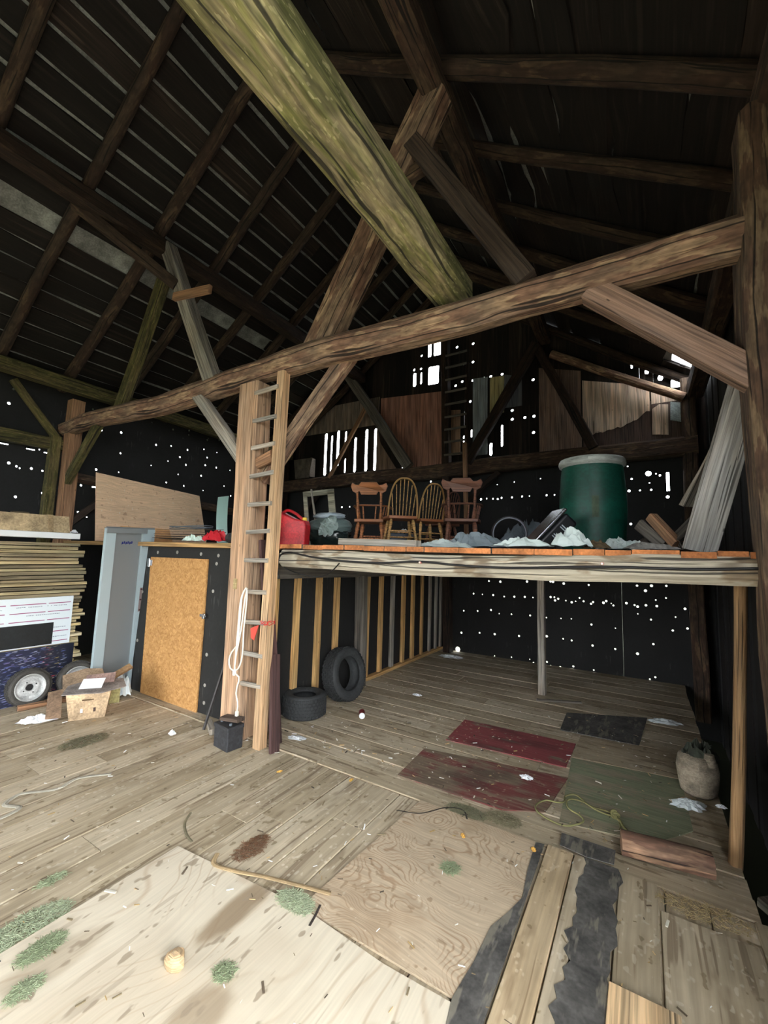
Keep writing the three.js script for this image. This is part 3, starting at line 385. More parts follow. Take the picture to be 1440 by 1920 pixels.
{ const t = thing('trunk_lid', 'brown ribbed lid resting on the white slab over the lumber', 'lid', [-6.25, 1.905, -.55]); const g = cut([[-.26, 0], [.26, 0], [.2, .2], [-.2, .2]], 3.78); g.translate(0, 0, -1.89);
  mesh('lid_shell', g, wood('#d8be94', T.speck, .004), t); for (const z of [-1.72, -1.1, -.5]) { const b = mesh('strap_rib', cut([[-.27, 0], [.27, 0], [.208, .208], [-.208, .208]], .05), wood('#bba078', T.speck, .003), t); b.position.z = z; } mesh('lid_handle', new RoundedBoxGeometry(.08, .03, .16, 2, .01), wood('#6d5f45', T.speck, .003), t).position.set(.05, .21, -1.45); }
{ // printed form board and night photograph board, both standing along the lumber
  const form = canvasTex(1024, 512, (g, w, h) => { g.fillStyle = '#dfe8ec'; g.fillRect(0, 0, w, h); const r = rng(3);
    g.fillStyle = '#8e2a5e'; for (const [y, n] of [[.19, 1], [.46, 1], [.73, 1]]) for (const [a, b] of [[0, .26], [.275, .60], [.625, .83], [.845, .985]]) g.fillRect(a * w, y * h * .62 + 10, (b - a) * w, 7);
    for (const y of [.72, .92]) g.fillRect(.845 * w, y * h, .14 * w, 7);
    g.fillStyle = '#8a90a0'; for (const [x, y, L] of [[.05, .21, .12], [.45, .22, .13], [.66, .19, .3], [.3, .38, .1], [.72, .36, .2], [.86, .64, .1], [.86, .83, .11]]) for (let i = 0, k = x; k < x + L; i++) { const q = .004 + .008 * r(); if (r() > .15) g.fillRect(k * w, y * h, q * w, 5 + 3 * r()); k += q + .003; } }, 1.6, .56);
  const t = thing('form_board', 'white board ruled with maroon lines, standing against the lumber stack', 'board', [-5.93, .6, -.9]); const m = mesh('board', cut(rect(0, 0, 1.6, .55), .012), mat({ map: form, roughness: .6 }), t); m.rotation.y = Math.PI / 2; m.position.z = 0; m.position.x = 0; m.rotation.z = 0;
  const d = mesh('dark_field', cut(rect(0, 0, 1.42, .245), .002), mat({ color: '#1d2326', map: T.speck, roughness: .5 }), t); d.rotation.y = Math.PI / 2; d.position.set(.0135, .012, .0);
  for (const o of [m, d]) o.position.z = -0.02;
  const boke = canvasTex(1024, 512, (g, w, h) => { const q = g.createLinearGradient(0, 0, w, 0); q.addColorStop(0, '#252a40'); q.addColorStop(.7, '#25293f'); q.addColorStop(.93, '#20232f'); q.addColorStop(1, '#1c2030'); g.fillStyle = q; g.fillRect(0, 0, w, h); const r = rng(17);
    for (let i = 0; i < 1000; i++) { const x = r() * .93, y = r(), L = 4 + 16 * r(), b = r(); g.globalAlpha = .2 + .6 * r(); g.fillStyle = x > .8 && x < .9 ? ['#c9b06a', '#b5485a', '#d8d2c0', '#5b6a8a'][Math.floor(b * 4)] : ['#b9c2e6', '#e8e6f0', '#6c7cc0', '#8a7fb8'][Math.floor(b * 4)]; g.beginPath(); g.ellipse(x * w, y * h, L, 2 + 5 * r() * r(), -.15, 0, 7); g.fill(); } }, 1.7, .6);
  const p = thing('photo_board', 'dark blue board printed with blurred night lights behind the trailer wheels', 'board', [-5.9, .002, -.9]); const pm = mesh('board', cut(rect(0, 0, 1.66, .592), .012), mat({ map: boke, roughness: .35 }), p); pm.rotation.y = Math.PI / 2;
}
// a tyre: profile turned about the z axis, tread blocks round it
function tyre(parent, R, r, w, rows, n, m) {
  const pr = [[r, -w * .36], [r + .012, -w * .44], [(R + r) / 2, -w * .5], [R - .028, -w * .47], [R - .012, -w * .4], [R - .008, -w * .2], [R - .007, 0], [R - .008, w * .2], [R - .012, w * .4], [R - .028, w * .47], [(R + r) / 2, w * .5], [r + .012, w * .44], [r, w * .36], [r + .012, w * .33], [R - .03, w * .4], [R - .024, 0], [R - .03, -w * .4], [r + .012, -w * .33], [r, -w * .36]];
  const g = new THREE.LatheGeometry(pr.map((p) => new THREE.Vector2(p[0], p[1])), 44); g.rotateX(Math.PI / 2); mesh('casing', g, m, parent);
  const bl = []; for (let i = 0; i < n; i++) for (let k = 0; k < rows; k++) { const b = new THREE.BoxGeometry(.014, 6.2832 * R / n * .66, w * .8 / rows * .78), a = (i + (k % 2) * .5) / n * 6.2832; b.translate(R - .006, 0, ((k + .5) / rows - .5) * w * .82); b.rotateZ(a); bl.push(b); }
  mesh('tread', mergeGeometries(bl), m, parent);
}
const RUB = mat({ color: '#55524d', map: T.speck, bumpMap: T.speck, bumpScale: .002, roughness: .85 }), RUB2 = mat({ color: '#3f4142', map: T.speck, bumpMap: T.speck, bumpScale: .002, roughness: .8 }), RIM = mat({ color: '#e4e6e4', map: T.speck, roughness: .5 });
function trailerWheel(label, pos, yaw, lean) {
  const t = thing('trailer_wheel', label, 'wheel', pos); t.rotation.set(0, yaw, 0); const q = new THREE.Group(); t.add(q); q.rotation.x = -lean; t.remove(q);
  const add = (o) => { t.add(o); return o; }; t.rotation.order = 'YXZ'; t.rotation.set(-lean, yaw, 0);
  tyre(t, .2, .128, .12, 4, 26, RUB);
  const rim = new THREE.LatheGeometry([[.137, .03], [.142, .055], [.135, .06], [.125, .05], [.118, .03], [.1, .02], [.085, .032], [.06, .034], [.04, .03], [.034, .03], [.034, -.01], [.1, -.01], [.13, -.02], [.137, .03]].map((p) => new THREE.Vector2(p[0], p[1])), 40); rim.rotateX(Math.PI / 2); const rimM = mesh('rim', rim, RIM, t);
  const hole = new THREE.CylinderGeometry(.033, .033, .01, 20); hole.rotateX(Math.PI / 2); mesh('hub_opening', hole, M.black, rimM).position.z = .015;
  for (let i = 0; i < 4; i++) { const b = new THREE.CylinderGeometry(.007, .007, .006, 10); b.rotateX(Math.PI / 2); mesh('bolt_hole', b, M.black, rimM).position.set(.062 * Math.cos(i * 1.57 + .5), .062 * Math.sin(i * 1.57 + .5), .034); }
  return t;
}
trailerWheel('small trailer wheel with a white rim, left one, in front of the night board', [-5.79, .2, -2.12], Math.PI / 2 - .05, .1);
trailerWheel('small trailer wheel half hidden behind the full carton', [-5.72, .205, -2.56], Math.PI / 2 - .25, .12);
timber('wood_stick', 'pale wooden slat lying on the floor in front of the left trailer wheel', 'slat', [-5.68, .03, -2.0], [-5.6, .03, -2.5], .05, .05, M.postRed, { seg: 1 });
{ // galvanised door section leaning in the corner
  const t = thing('steel_panel', 'tall grey steel door section with raised side rails leaning left of the door', 'panel', [-5.58, 0, -2.72]); t.rotation.order = 'YXZ'; t.rotation.set(.09, Math.PI / 2, .02); t.rotation.z = .035;
  const face = mat({ color: '#767b7d', roughness: .5 }), side = mat({ color: '#a3b3b8', roughness: .5 });
  const b = mesh('face_sheet', cut(rect(-.02, .02, .36, 1.97), .01), face, t); b.position.z = 0;
  for (const [x, w, d] of [[-.1, .11, .05], [.33, .1, .045], [.42, .07, .028]]) { const g = cut(rect(0, .02, w, 1.98), d); mesh('side_rail', g, side, t).position.x = x; }
  mesh('end_cap', cut(rect(-.1, 1.93, .37, 1.99), .07), face, t).position.z = 0; mesh('back_sheet', cut(rect(-.08, 0, .5, 2.0), .006), face, t).position.z = -.008;
  mesh('strike_plate', cut(rect(.36, .95, .39, 1.25), .004), mat({ color: '#8d7d7a', roughness: .5, metalness: .4 }), t).position.z = .045; for (const y of [.97, 1.1, 1.23]) { const h = new THREE.CylinderGeometry(.011, .011, .004, 10); h.rotateX(Math.PI / 2); mesh('screw_hole', h, mat({ color: '#4a2a28' }), t).position.set(.375, y, .05); }
  for (let i = 0; i < 6; i++) { const s = mesh('blue_mark', cut([[0, 0], [.018, .004], [.02, .03], [.004, .034]], .001), mat({ color: '#232a6a' }), t); s.position.set(.1 + i * .022, 1.79 + .006 * (i % 2), .0105); }
}
// crumpled sheets (paper, plastic): an uneven outline pushed up in sharp folds
function crumple(w, d, h, seed, n = 14, flat = .35) {
  const g = new THREE.BufferGeometry(), pos = [], uv = [], idx = [], R = n, A = 26;
  pos.push(0, h * (.5 + .5 * LAT[seed * 91 & 65535]), 0); uv.push(0, 0);
  for (let i = 1; i <= R; i++) for (let a = 0; a < A; a++) { const t = i / R, an = a / A * 6.2832, e = 1 - .35 * LAT[(seed * 53 + a * 7) & 65535], x = Math.cos(an) * t * e * w / 2, z = Math.sin(an) * t * e * d / 2;
    const f = Math.abs(vn(x / w * 7 + 9, z / d * 7 + 9, 64, 64, seed) - .5) * 2, f2 = Math.abs(vn(x / w * 15 + 9, z / d * 15 + 9, 64, 64, seed + 3) - .5) * 2; pos.push(x, Math.max(.001, h * ((1 - f) * .75 + .3 * (1 - f2)) * (1 - Math.pow(t, 2.2) * (1 - flat * .6)) ), z); uv.push(x, z); }
  for (let a = 0; a < A; a++) idx.push(0, 1 + (a + 1) % A, 1 + a);
  for (let i = 1; i < R; i++) for (let a = 0; a < A; a++) { const p = 1 + (i - 1) * A + a, q = 1 + (i - 1) * A + (a + 1) % A; idx.push(p, q, p + A, q, q + A, p + A); }
  g.setAttribute('position', new THREE.Float32BufferAttribute(pos, 3)); g.setAttribute('uv', new THREE.Float32BufferAttribute(uv, 2)); g.setIndex(idx); const o = g.toNonIndexed(); o.computeVertexNormals(); return o;
}
const PAPER = mat({ color: '#e8ebee', roughness: .85, side: THREE.DoubleSide }), PLASTIC = mat({ color: '#d3dbdc', roughness: .35, side: THREE.DoubleSide });
function scrap(name, label, cat, pos, w, d, h, m, seed, turn = 0, group) { const o = mesh(name, crumple(w, d, h, seed), m); o.position.set(...pos); o.rotation.y = turn; return tag(o, label, cat, group); }
const CARD = wood('#f0cfa6', T.speck, .001), CARDIN = wood('#c9a780', T.speck, .001);
{ // carton heaped with flattened card and paper
  const t = thing('cardboard_box', 'open tan cardboard carton heaped with papers in front of the door', 'box', [-5.05, 0, -2.4], 1.04);
  const side = (pts, w, p, ry) => { const m = mesh('side_panel', cut(pts, .006), CARD, t); m.position.set(...p); m.rotation.y = ry; return m; };
  side([[-.15, 0], [.15, 0], [.19, .27], [-.19, .27]], 0, [0, 0, .17], 0).rotation.x = .08; side([[-.15, 0], [.15, 0], [.19, .27], [-.19, .27]], 0, [0, 0, -.17], 0);
  for (const s of [-1, 1]) { const m = side([[-.17, 0], [.17, 0], [.18, .27], [-.18, .27]], 0, [s * .15, 0, 0], Math.PI / 2); m.rotation.order = 'YXZ'; m.rotation.x = s * .14; }
  mesh('box_bottom', new THREE.BoxGeometry(.31, .006, .34), CARDIN, t).position.y = .004; mesh('packing_paper', crumple(.36, .36, .12, 5), CARDIN, t).position.y = .16;
  const sl = mesh('hand_slot', cut(rect(-.05, 0, .05, .012), .003), mat({ color: '#5a4630' }), t); sl.position.set(0, .19, .197); sl.rotation.x = .08;
  for (const [x, c] of [[-.05, '#e6e4e2'], [.06, '#4a3a34']]) { const m = mesh('print_mark', cut(rect(-.008, 0, .012, .04), .002), mat({ color: c }), t); m.position.set(x, .07, .185); m.rotation.x = .08; }
}
const card = (name, label, o, pos, rot, m, t = .006) => { const x = mesh(name, cut(o, t), m); x.position.set(...pos); x.rotation.set(...rot, 'YXZ'); return tag(x, label, 'cardboard'); };
card('cardboard_sheet', 'grey flattened card lying across the top of the full carton', [[-.26, -.17], [.08, -.22], [.29, -.1], [.25, .16], [-.08, .21], [-.24, .08]], [-4.98, .285, -2.4], [-1.5, 1.0, .05], wood('#bfb4ad', T.speck, .001));
card('cardboard_sheet', 'brown card flap standing up behind the full carton', [[-.2, -.1], [.2, -.14], [.24, .12], [.1, .2], [-.12, .18]], [-5.22, .3, -2.38], [-1.2, 1.2, .3], wood('#d2b494', T.speck, .001));
card('cardboard_sheet', 'small brown card strip on top of the heaped carton', [[-.13, -.04], [.14, -.05], [.15, .05], [-.12, .05]], [-5.02, .345, -2.46], [-.5, .9, .06], wood('#b8968a', T.speck, .001));
card('cardboard_sheet', 'long bent brown card hanging off the left of the carton', [[-.28, -.06], [.2, -.08], [.3, .05], [-.22, .07]], [-5.24, .12, -2.16], [-1.1, .2, -.6], wood('#b89678', T.speck, .001));
card('magazine', 'shiny white leaflet on the heaped carton', [[-.1, -.06], [.1, -.08], [.12, .06], [-.08, .08]], [-4.97, .325, -2.36], [-1.1, .9, .1], mat({ color: '#eef2f4', roughness: .25 }), .004).userData.category = 'leaflet';
card('cardboard_roll', 'brown card tube end sticking out at the right of the carton', [[-.03, -.15], [.03, -.15], [.035, .15], [-.03, .15]], [-5.05, .34, -2.66], [-.9, 1.0, -.9], wood('#b08c64', T.speck, .001), .03);
scrap('paper_sheet', 'white crumpled paper on the floor left of the carton', 'paper', [-5.2, .003, -2.0], .36, .22, .07, PAPER, 12, .9);
scrap('plastic_bag', 'white plastic bag behind the carton by the door', 'bag', [-5.3, .002, -2.85], .26, .22, .3, PLASTIC, 15, .3);
card('cardboard_sheet', 'pale yellow carton card between the full carton and the white bag', [[-.1, 0], [.1, 0], [.1, .22], [-.1, .22]], [-5.18, .004, -2.66], [-.1, 1.0, 0], wood('#d8cc8a', T.speck, .001));
scrap('paper_ball', 'small white paper scrap on the floor in front of the door', 'paper', [-3.86, .003, -2.58], .09, .07, .05, PAPER, 19);
// things on the roof of the black room
{ const o = mesh('plywood_sheet', cut([[2.98, 0], [4.76, 0], [4.62, .86], [2.96, .98]], .012), M.plyPink); o.rotation.order = 'YXZ'; o.rotation.set(-.12, Math.PI / 2, 0); o.position.set(-6.55, 1.83, 0); tag(o, 'pinkish plywood sheet leaning on the wall above the black room', 'plywood'); }
{ const o = mesh('plywood_sheet', cut([[3.06, 0], [3.72, 0], [3.66, .2], [2.98, .2]], .012), wood('#f4d9b4', T.plyPink, .001)); o.rotation.order = 'YXZ'; o.rotation.set(-.1, Math.PI / 2, 0); o.position.set(-5.9, 1.83, 0); tag(o, 'low pale plywood offcut in front of the leaning plywood', 'plywood'); }
{ const g = beamGeo(.88, .2, .006, { seg: 16, cham: .1, sag: -.05 }); const o = mesh('metal_strip', g, mat({ color: '#a9cdc4', roughness: .5 })); lay(o, [-6.2, 1.835, -4.83], [-6.36, 2.7, -4.9]); o.rotateX(.45); tag(o, 'bent mint green strip standing at the right end of the plywood', 'strip'); }
for (let i = 0; i < 5; i++) { const o = card('cardboard_sheet', ORD[i] + (i ? ' from the top' : 'most') + ' brown card in the pile on the room roof', [[-.38, -.2], [.36, -.24], [.42, .15], [.1, .25], [-.4, .2]], [-4.95 + .03 * (i % 2), 1.995 - i * .03, -3.35], [-1.5 - .02 * i, .1 + .07 * i, 0], wood(['#7d6a58', '#5e4a3c', '#6a5444', '#7b6552', '#57483c'][i], T.speck, .001), .006); o.userData.group = 'cards on the room roof'; }
{ const c = new THREE.CatmullRomCurve3(Array.from({ length: 30 }, (_, i) => V(.38 * Math.cos(i * .62), .01 * i * .1 + .01 * Math.sin(i), .16 * Math.sin(i * .62)))); const o = mesh('wire_coil', new THREE.TubeGeometry(c, 160, .004, 6), M.steel); o.position.set(-4.9, 2.012, -3.32); tag(o, 'loose grey wire coil on the brown cards', 'wire'); }
scrap('feed_bag', 'red part of the folded red and white bag on the room roof', 'bag', [-4.25, 1.835, -3.2], .5, .26, .16, mat({ color: '#c0202c', roughness: .5, side: THREE.DoubleSide }), 23);
scrap('feed_bag', 'pale green white bag lying in front of the red bag', 'bag', [-4.5, 1.835, -3.1], .44, .16, .1, mat({ color: '#cfe0d4', roughness: .5, side: THREE.DoubleSide }), 25);
scrap('paper_sheet', 'small white paper beside the ladder post on the room roof', 'paper', [-3.75, 1.835, -3.3], .22, .2, .16, PAPER, 27);
{ const t = thing('black_roll', 'short black roll beside the red bag on the room roof', 'roll', [-3.86, 1.89, -3.12]); const g = new THREE.CylinderGeometry(.055, .055, .22, 20, 1); g.rotateZ(Math.PI / 2); g.rotateY(-.5); mesh('roll', g, RUB2, t); const c = new THREE.TorusGeometry(.03, .02, 8, 16); c.rotateY(Math.PI / 2 - .5); mesh('core', c, RUB2, t).position.set(.1, 0, .054); }
scrap('paper_sheet', 'white folded paper beside the lumber stack top', 'paper', [-6.03, 1.905, -2.5], .12, .09, .05, PAPER, 29);
// ------------------------------------------------------------------ ladder, things at its foot, tyres
{ const t = thing('ladder', 'narrow ladder of one tan rail and grey rungs nailed to the barn post', 'ladder', [0, 0, 0]);
  bar('rail', [-3.0, 0, -2.87], [-2.97, 3.5, -2.89], .09, .095, M.rail, { cham: .06, seg: 20, wob: .004 }, t);
  [3.34, 3.05, 2.77, 2.49, 2.21, 1.94, 1.67, 1.37, 1.09, .81, .53].forEach((y, i) => bar('rung', [-3.3, y - .01, -2.84], [-2.98, y + .02 * (LAT[i * 9] - .5), -2.835], .03, .04, M.greyWood, { cham: .15, wob: .003 }, t).position.z += -.0);
}
timber('wood_block', 'brown wooden wedge between the ladder rungs halfway up', 'block', [-3.27, 2.62, -2.9], [-3.06, 2.68, -2.9], .07, .12, M.postRed, { cham: .3, wob: .006 });
{ const o = mesh('name_plate', new RoundedBoxGeometry(.045, .1, .012, 2, .003), wood('#d8c08a', T.speck, .001)); o.position.set(-3.4, 1.43, -2.82); tag(o, 'small pale wooden plate nailed on the wide barn post', 'plate'); }
{ // white extension cord
  const t = thing('extension_cord', 'white extension cord looped over a ladder rung', 'cord', [0, 0, 0]); const W = mat({ color: '#e6e2d2', roughness: .5 });
  const tube = (name, p, r) => mesh(name, new THREE.TubeGeometry(new THREE.CatmullRomCurve3(p.map((q) => V(...q))), 90, r, 8), W, t);
  tube('cord', [[-3.26, .66, -2.76], [-3.25, 1.0, -2.76], [-3.235, 1.33, -2.77], [-3.2, 1.41, -2.79], [-3.165, 1.33, -2.77], [-3.17, 1.0, -2.76], [-3.155, .85, -2.75], [-3.17, .74, -2.75], [-3.22, .66, -2.75], [-3.3, .66, -2.75], [-3.345, .72, -2.76], [-3.32, .8, -2.76], [-3.255, .88, -2.765], [-3.24, 1.1, -2.77], [-3.225, 1.36, -2.775], [-3.205, 1.405, -2.8], [-3.19, 1.3, -2.77], [-3.21, 1.0, -2.76], [-3.25, .75, -2.755], [-3.24, .64, -2.75], [-3.18, .6, -2.75], [-3.2, .52, -2.75], [-3.22, .45, -2.76], [-3.2, .36, -2.77], [-3.205, .3, -2.77]], .007);
  mesh('plug', new RoundedBoxGeometry(.03, .05, .025, 2, .006), W, t).position.set(-3.26, .63, -2.76); mesh('socket', new RoundedBoxGeometry(.032, .06, .026, 2, .008), W, t).position.set(-3.205, .27, -2.77);
}
{ const o = mesh('red_twine', new THREE.TubeGeometry(new THREE.CatmullRomCurve3(Array.from({ length: 40 }, (_, i) => { const a = i / 40 * 18.85; const q = (v) => Math.sign(v) * Math.pow(Math.abs(v), .4); return V(-2.99 + .052 * q(Math.cos(a)), 1.1 + .018 * Math.sin(i * 1.7), -2.875 + .055 * q(Math.sin(a))); })), 160, .003, 5), mat({ color: '#c8302c' })); tag(o, 'red twine wound round the ladder rail', 'twine'); }
{ const o = mesh('red_rag', cut([[0, .1], [.04, .12], [.1, .14], [.05, .0], [.01, .02]], .006), mat({ color: '#d8493c', roughness: .8 })); o.position.set(-3.12, .94, -2.8); tag(o, 'small red rag hanging beside the ladder rail', 'rag'); }
{ const t = thing('battery', 'dusty black battery box on the floor at the foot of the ladder', 'battery', [-3.24, 0, -2.72], -.12); const K = mat({ color: '#3a3b3f', map: T.speck, roughness: .7 });
  mesh('case', new RoundedBoxGeometry(.22, .19, .16, 3, .012), K, t).position.y = .095; const lid = mesh('lid', new RoundedBoxGeometry(.23, .035, .17, 3, .008), K, t); lid.position.y = .19; for (const s of [-.07, .07]) mesh('terminal', new THREE.CylinderGeometry(.012, .012, .02, 12), M.steel, lid).position.set(s, .025, .03); }
timber('wood_block', 'rough brown wood offcut lying on the black battery box', 'block', [-3.33, .235, -2.73], [-3.12, .25, -2.75], .09, .03, M.brownDark, { wob: .004 });
timber('metal_rod', 'dark rusty rod leaning on the black room wall left of the barn post', 'rod', [-3.72, .004, -2.82], [-3.68, .72, -3.03], .02, .03, mat({ color: '#4a4644', map: T.speck, roughness: .6 }), { cham: .3 });
timber('wood_block', 'short grey wood piece on the floor beside the barn post', 'block', [-3.79, .03, -2.93], [-3.55, .03, -2.79], .055, .05, M.greyWood, { seg: 1 });
timber('plank', 'dark purple brown plank leaning behind the ladder', 'plank', [-2.9, .01, -2.98], [-3.17, 1.86, -2.95], .03, .13, M.purple, { seg: 6, cham: .06, wob: .003 });
timber('plank', 'short dark plank end leaning at the foot of the ladder', 'plank', [-2.8, .01, -2.86], [-2.96, .8, -2.965], .03, .1, M.purple, { seg: 6, cham: .06, wob: .003 });
{ const t = thing('tyre', 'worn tyre lying flat on the floor beside the ladder', 'tyre', [-3.2, .125, -3.68]); t.rotation.x = -Math.PI / 2; t.rotation.z = .3; tyre(t, .235, .12, .24, 6, 34, RUB2); }
{ const t = thing('tyre', 'car tyre standing tilted against the yellow studs', 'tyre', [-3.13, .315, -4.3]); t.rotation.order = 'YXZ'; t.rotation.set(-.2, 1.5, 0); tyre(t, .31, .19, .2, 5, 40, RUB2); }
{ const o = mesh('cable', new THREE.TubeGeometry(new THREE.CatmullRomCurve3([[-3.02, 1.5, -3.02], [-3.06, 1.62, -3.03], [-3.02, 1.72, -3.025], [-2.9, 1.745, -3.02], [-2.6, 1.71, -3.015], [-2.2, 1.685, -3.015], [-1.85, 1.685, -3.015], [-1.5, 1.705, -3.015], [-1.2, 1.69, -3.015], [-.83, 1.685, -3.015], [-.23, 1.715, -3.015], [.24, 1.72, -3.015], [.52, 1.735, -3.015]].map((p) => V(...p))), 140, .0085, 8), M.black); tag(o, 'black cable nailed along the pale loft beam', 'cable'); }
{ const o = mesh('cable', new THREE.TubeGeometry(new THREE.CatmullRomCurve3([[-3.02, 1.6, -3.08], [-2.9, 1.56, -3.1], [-2.72, 1.53, -3.12], [-2.55, 1.54, -3.12], [-2.4, 1.6, -3.06], [-2.3, 1.665, -3.02]].map((p) => V(...p))), 60, .006, 8), M.black); tag(o, 'slack black wire hanging below the left end of the loft beam', 'cable'); }
for (const [x, y, l] of [[-1.5, 1.7, 'middle'], [-.23, 1.735, 'right hand']]) { const t = thing('cable_clip', 'small red and white insulator on the black cable, the ' + l + ' one', 'insulator', [x, y, -3.01]); const g = new THREE.CylinderGeometry(.009, .009, .03, 10); g.rotateX(Math.PI / 2); mesh('knob', g, mat({ color: '#d8685a', roughness: .3 }), t); mesh('cap', new THREE.SphereGeometry(.008, 10, 8), mat({ color: '#f0e6e0', roughness: .3 }), t).position.z = .015; }
scrap('paper_sheet', 'white paper on the floor in front of the flat tyre', 'paper', [-2.86, .003, -3.2], .22, .12, .012, PAPER, 33, .3);
{ const t = thing('drink_can', 'white and red drink can lying on the floor right of the tyres', 'can', [-2.66, .033, -4.0], .6); const g = new THREE.CylinderGeometry(.033, .033, .11, 18); g.rotateX(Math.PI / 2); mesh('can_body', g, mat({ color: '#8a2a30', roughness: .4 }), t); const e = new THREE.CylinderGeometry(.03, .033, .008, 18); e.rotateX(Math.PI / 2); mesh('can_end', e, M.white, t).position.z = .058; }
// gable ladder between the two gable posts
{ const t = thing('gable_ladder', 'narrow dark ladder of short rungs up the middle of the gable', 'ladder', [0, 0, 0]); for (let i = 0; i < 9; i++) bar('rung', [-3.26, 3.7 + i * .25, -7.47], [-2.82, 3.71 + i * .25, -7.47], .03, .04, M.greyDark, { seg: 1 }, t); }
// carton hung at the left end of the girt
{ const t = thing('hanging_carton', 'greyish open carton resting on the left end of the girt', 'box', [-6.95, 3.53, -7.55], -.2); mesh('front_panel', cut([[-.28, 0], [.26, -.02], [.36, .44], [-.38, .48]], .01), wood('#8e8174', T.speck, .001), t); for (const s of [-1, 1]) { const m = mesh('side_panel', cut([[0, 0], [.14, 0], [.14, .44], [0, .46]], .008), wood('#7a6e62', T.speck, .001), t); m.rotation.y = Math.PI / 2 ; m.position.set(s * .28, 0, 0); } }
// ------------------------------------------------------------------ on the loft
const LY = 1.832;
{ const t = thing('jerry_can', 'bright red plastic fuel can at the left end of the loft', 'can', [-3.19, LY, -3.34], .35); const Rm = mat({ color: '#e02833', map: T.speck, roughness: .45 });
  const body = new THREE.ExtrudeGeometry(new THREE.Shape([[-.16, 0], [.16, 0], [.165, .2], [.15, .235], [.05, .25], [-.06, .3], [-.13, .335], [-.165, .3]].map((p) => new THREE.Vector2(...p))), { depth: .12, bevelEnabled: true, bevelSize: .018, bevelThickness: .018, bevelSegments: 3 }); body.translate(0, .0, -.06);
  mesh('can_body', body, Rm, t); mesh('handle', new THREE.TubeGeometry(new THREE.CatmullRomCurve3([V(-.12, .33, 0), V(-.06, .362, 0), V(.03, .33, 0), V(.11, .27, 0)]), 24, .016, 10), Rm, t); mesh('spout_cap', new THREE.CylinderGeometry(.022, .026, .04, 16), mat({ color: '#d8b43a', roughness: .5 }), t).position.set(.14, .265, 0); }
{ const t = thing('wrapped_bundle', 'bundle wrapped in clear and black plastic beside the red can', 'bundle', [-3.06, LY, -3.8]);
  const lump = (r, h, y, seed, m, name) => { const g = new THREE.SphereGeometry(1, 36, 24), p = g.attributes.position; for (let i = 0; i < p.count; i++) { const x = p.getX(i), yy = p.getY(i), z = p.getZ(i), k = 1 + .16 * (Math.abs(vn(Math.atan2(z, x) * 4 + 20, yy * 5 + 9, 64, 64, seed) - .5) * 2 - .4); const q = Math.pow(1 - yy * yy, -.12); p.setXYZ(i, x * r * k * Math.min(q, 1.5), Math.max(-.9, Math.min(yy, .88)) * h / 1.78, z * r * k * .75 * Math.min(q, 1.5)); } g.computeVertexNormals(); const o = mesh(name, g, m, t); o.position.y = y; return o; };
  lump(.26, .24, .12, 3, mat({ color: '#1b2422', roughness: .25 }), 'black_wrap'); lump(.27, .18, .22, 8, mat({ color: '#5a6866', roughness: .3 }), 'clear_wrap').position.x = .02; lump(.2, .08, .335, 14, mat({ color: '#98a4ac', roughness: .35 }), 'top_wrap');
  const kn = mesh('twisted_knot', crumple(.3, .28, .1, 41), mat({ color: '#7e8c88', roughness: .3, side: THREE.DoubleSide }), t); kn.position.set(.16, .2, .2); kn.rotation.set(1.2, .4, 0); }
{ const t = thing('window_frame', 'small empty grey wooden frame standing behind the wrapped bundle', 'frame', [-4.15, 2.2, -5.0], .45); t.rotation.z = .12; t.position.y = LY;
  for (const [x, y, w, h] of [[-.22, 0, .06, .86], [.16, 0, .1, .86], [-.22, .79, .48, .08], [-.22, .3, .48, .07]]) mesh('frame_bar', cut(rect(x, y, x + w, y + h), .04), wood('#a5a08c', T.grain, .003), t); }
timber('wood_stick', 'thin grey stick leaning across the small window frame', 'stick', [-3.45, LY, -4.1], [-4.1, 2.66, -4.65], .025, .02, M.greyWood, { seg: 3 });
timber('plank', 'grey plank lying on the front edge of the loft before the chairs', 'plank', [-2.42, LY + .03, -3.2], [-1.6, LY + .015, -3.16], .1, .06, M.greyWood, { seg: 4, cham: .06, wob: .003 });
// chairs: facing +z, feet at y = 0
const turned = (pts, n = 12) => new THREE.LatheGeometry(pts.map((p) => new THREE.Vector2(p[0], p[1])), n);
function legGeo(L, k = 1) { return turned([[.0, 0], [.012 * k, 0], [.016 * k, L * .12], [.015 * k, L * .2], [.02 * k, L * .3], [.024 * k, L * .45], [.017 * k, L * .55], [.022 * k, L * .6], [.016 * k, L * .64], [.023 * k, L * .72], [.024 * k, L * .88], [.017 * k, L], [0, L]]); }
function strut(name, geoOf, a, b, m, parent) { const A = V(...a), B = V(...b), o = mesh(name, geoOf(A.distanceTo(B)), m, parent); o.position.copy(A); o.quaternion.setFromUnitVectors(V(0, 1, 0), B.clone().sub(A).normalize()); return o; }
const spindle = (r) => (L) => turned([[0, 0], [r * .7, 0], [r, L * .35], [r * .75, L], [0, L]], 8);
function seatGeo(w, d, t) { const s = new THREE.Shape(); s.moveTo(-w * .42, -d / 2); s.quadraticCurveTo(0, -d * .56, w * .42, -d / 2); s.quadraticCurveTo(w * .5, -d * .3, w * .5, d * .2); s.quadraticCurveTo(w * .52, d * .46, w * .3, d * .5); s.quadraticCurveTo(0, d * .53, -w * .3, d * .5); s.quadraticCurveTo(-w * .52, d * .46, -w * .5, d * .2); s.quadraticCurveTo(-w * .5, -d * .3, -w * .42, -d / 2);
  const g = new THREE.ExtrudeGeometry(s, { depth: t - .016, bevelEnabled: true, bevelSize: .008, bevelThickness: .008, bevelSegments: 2, curveSegments: 10 }); g.rotateX(Math.PI / 2); return g; }
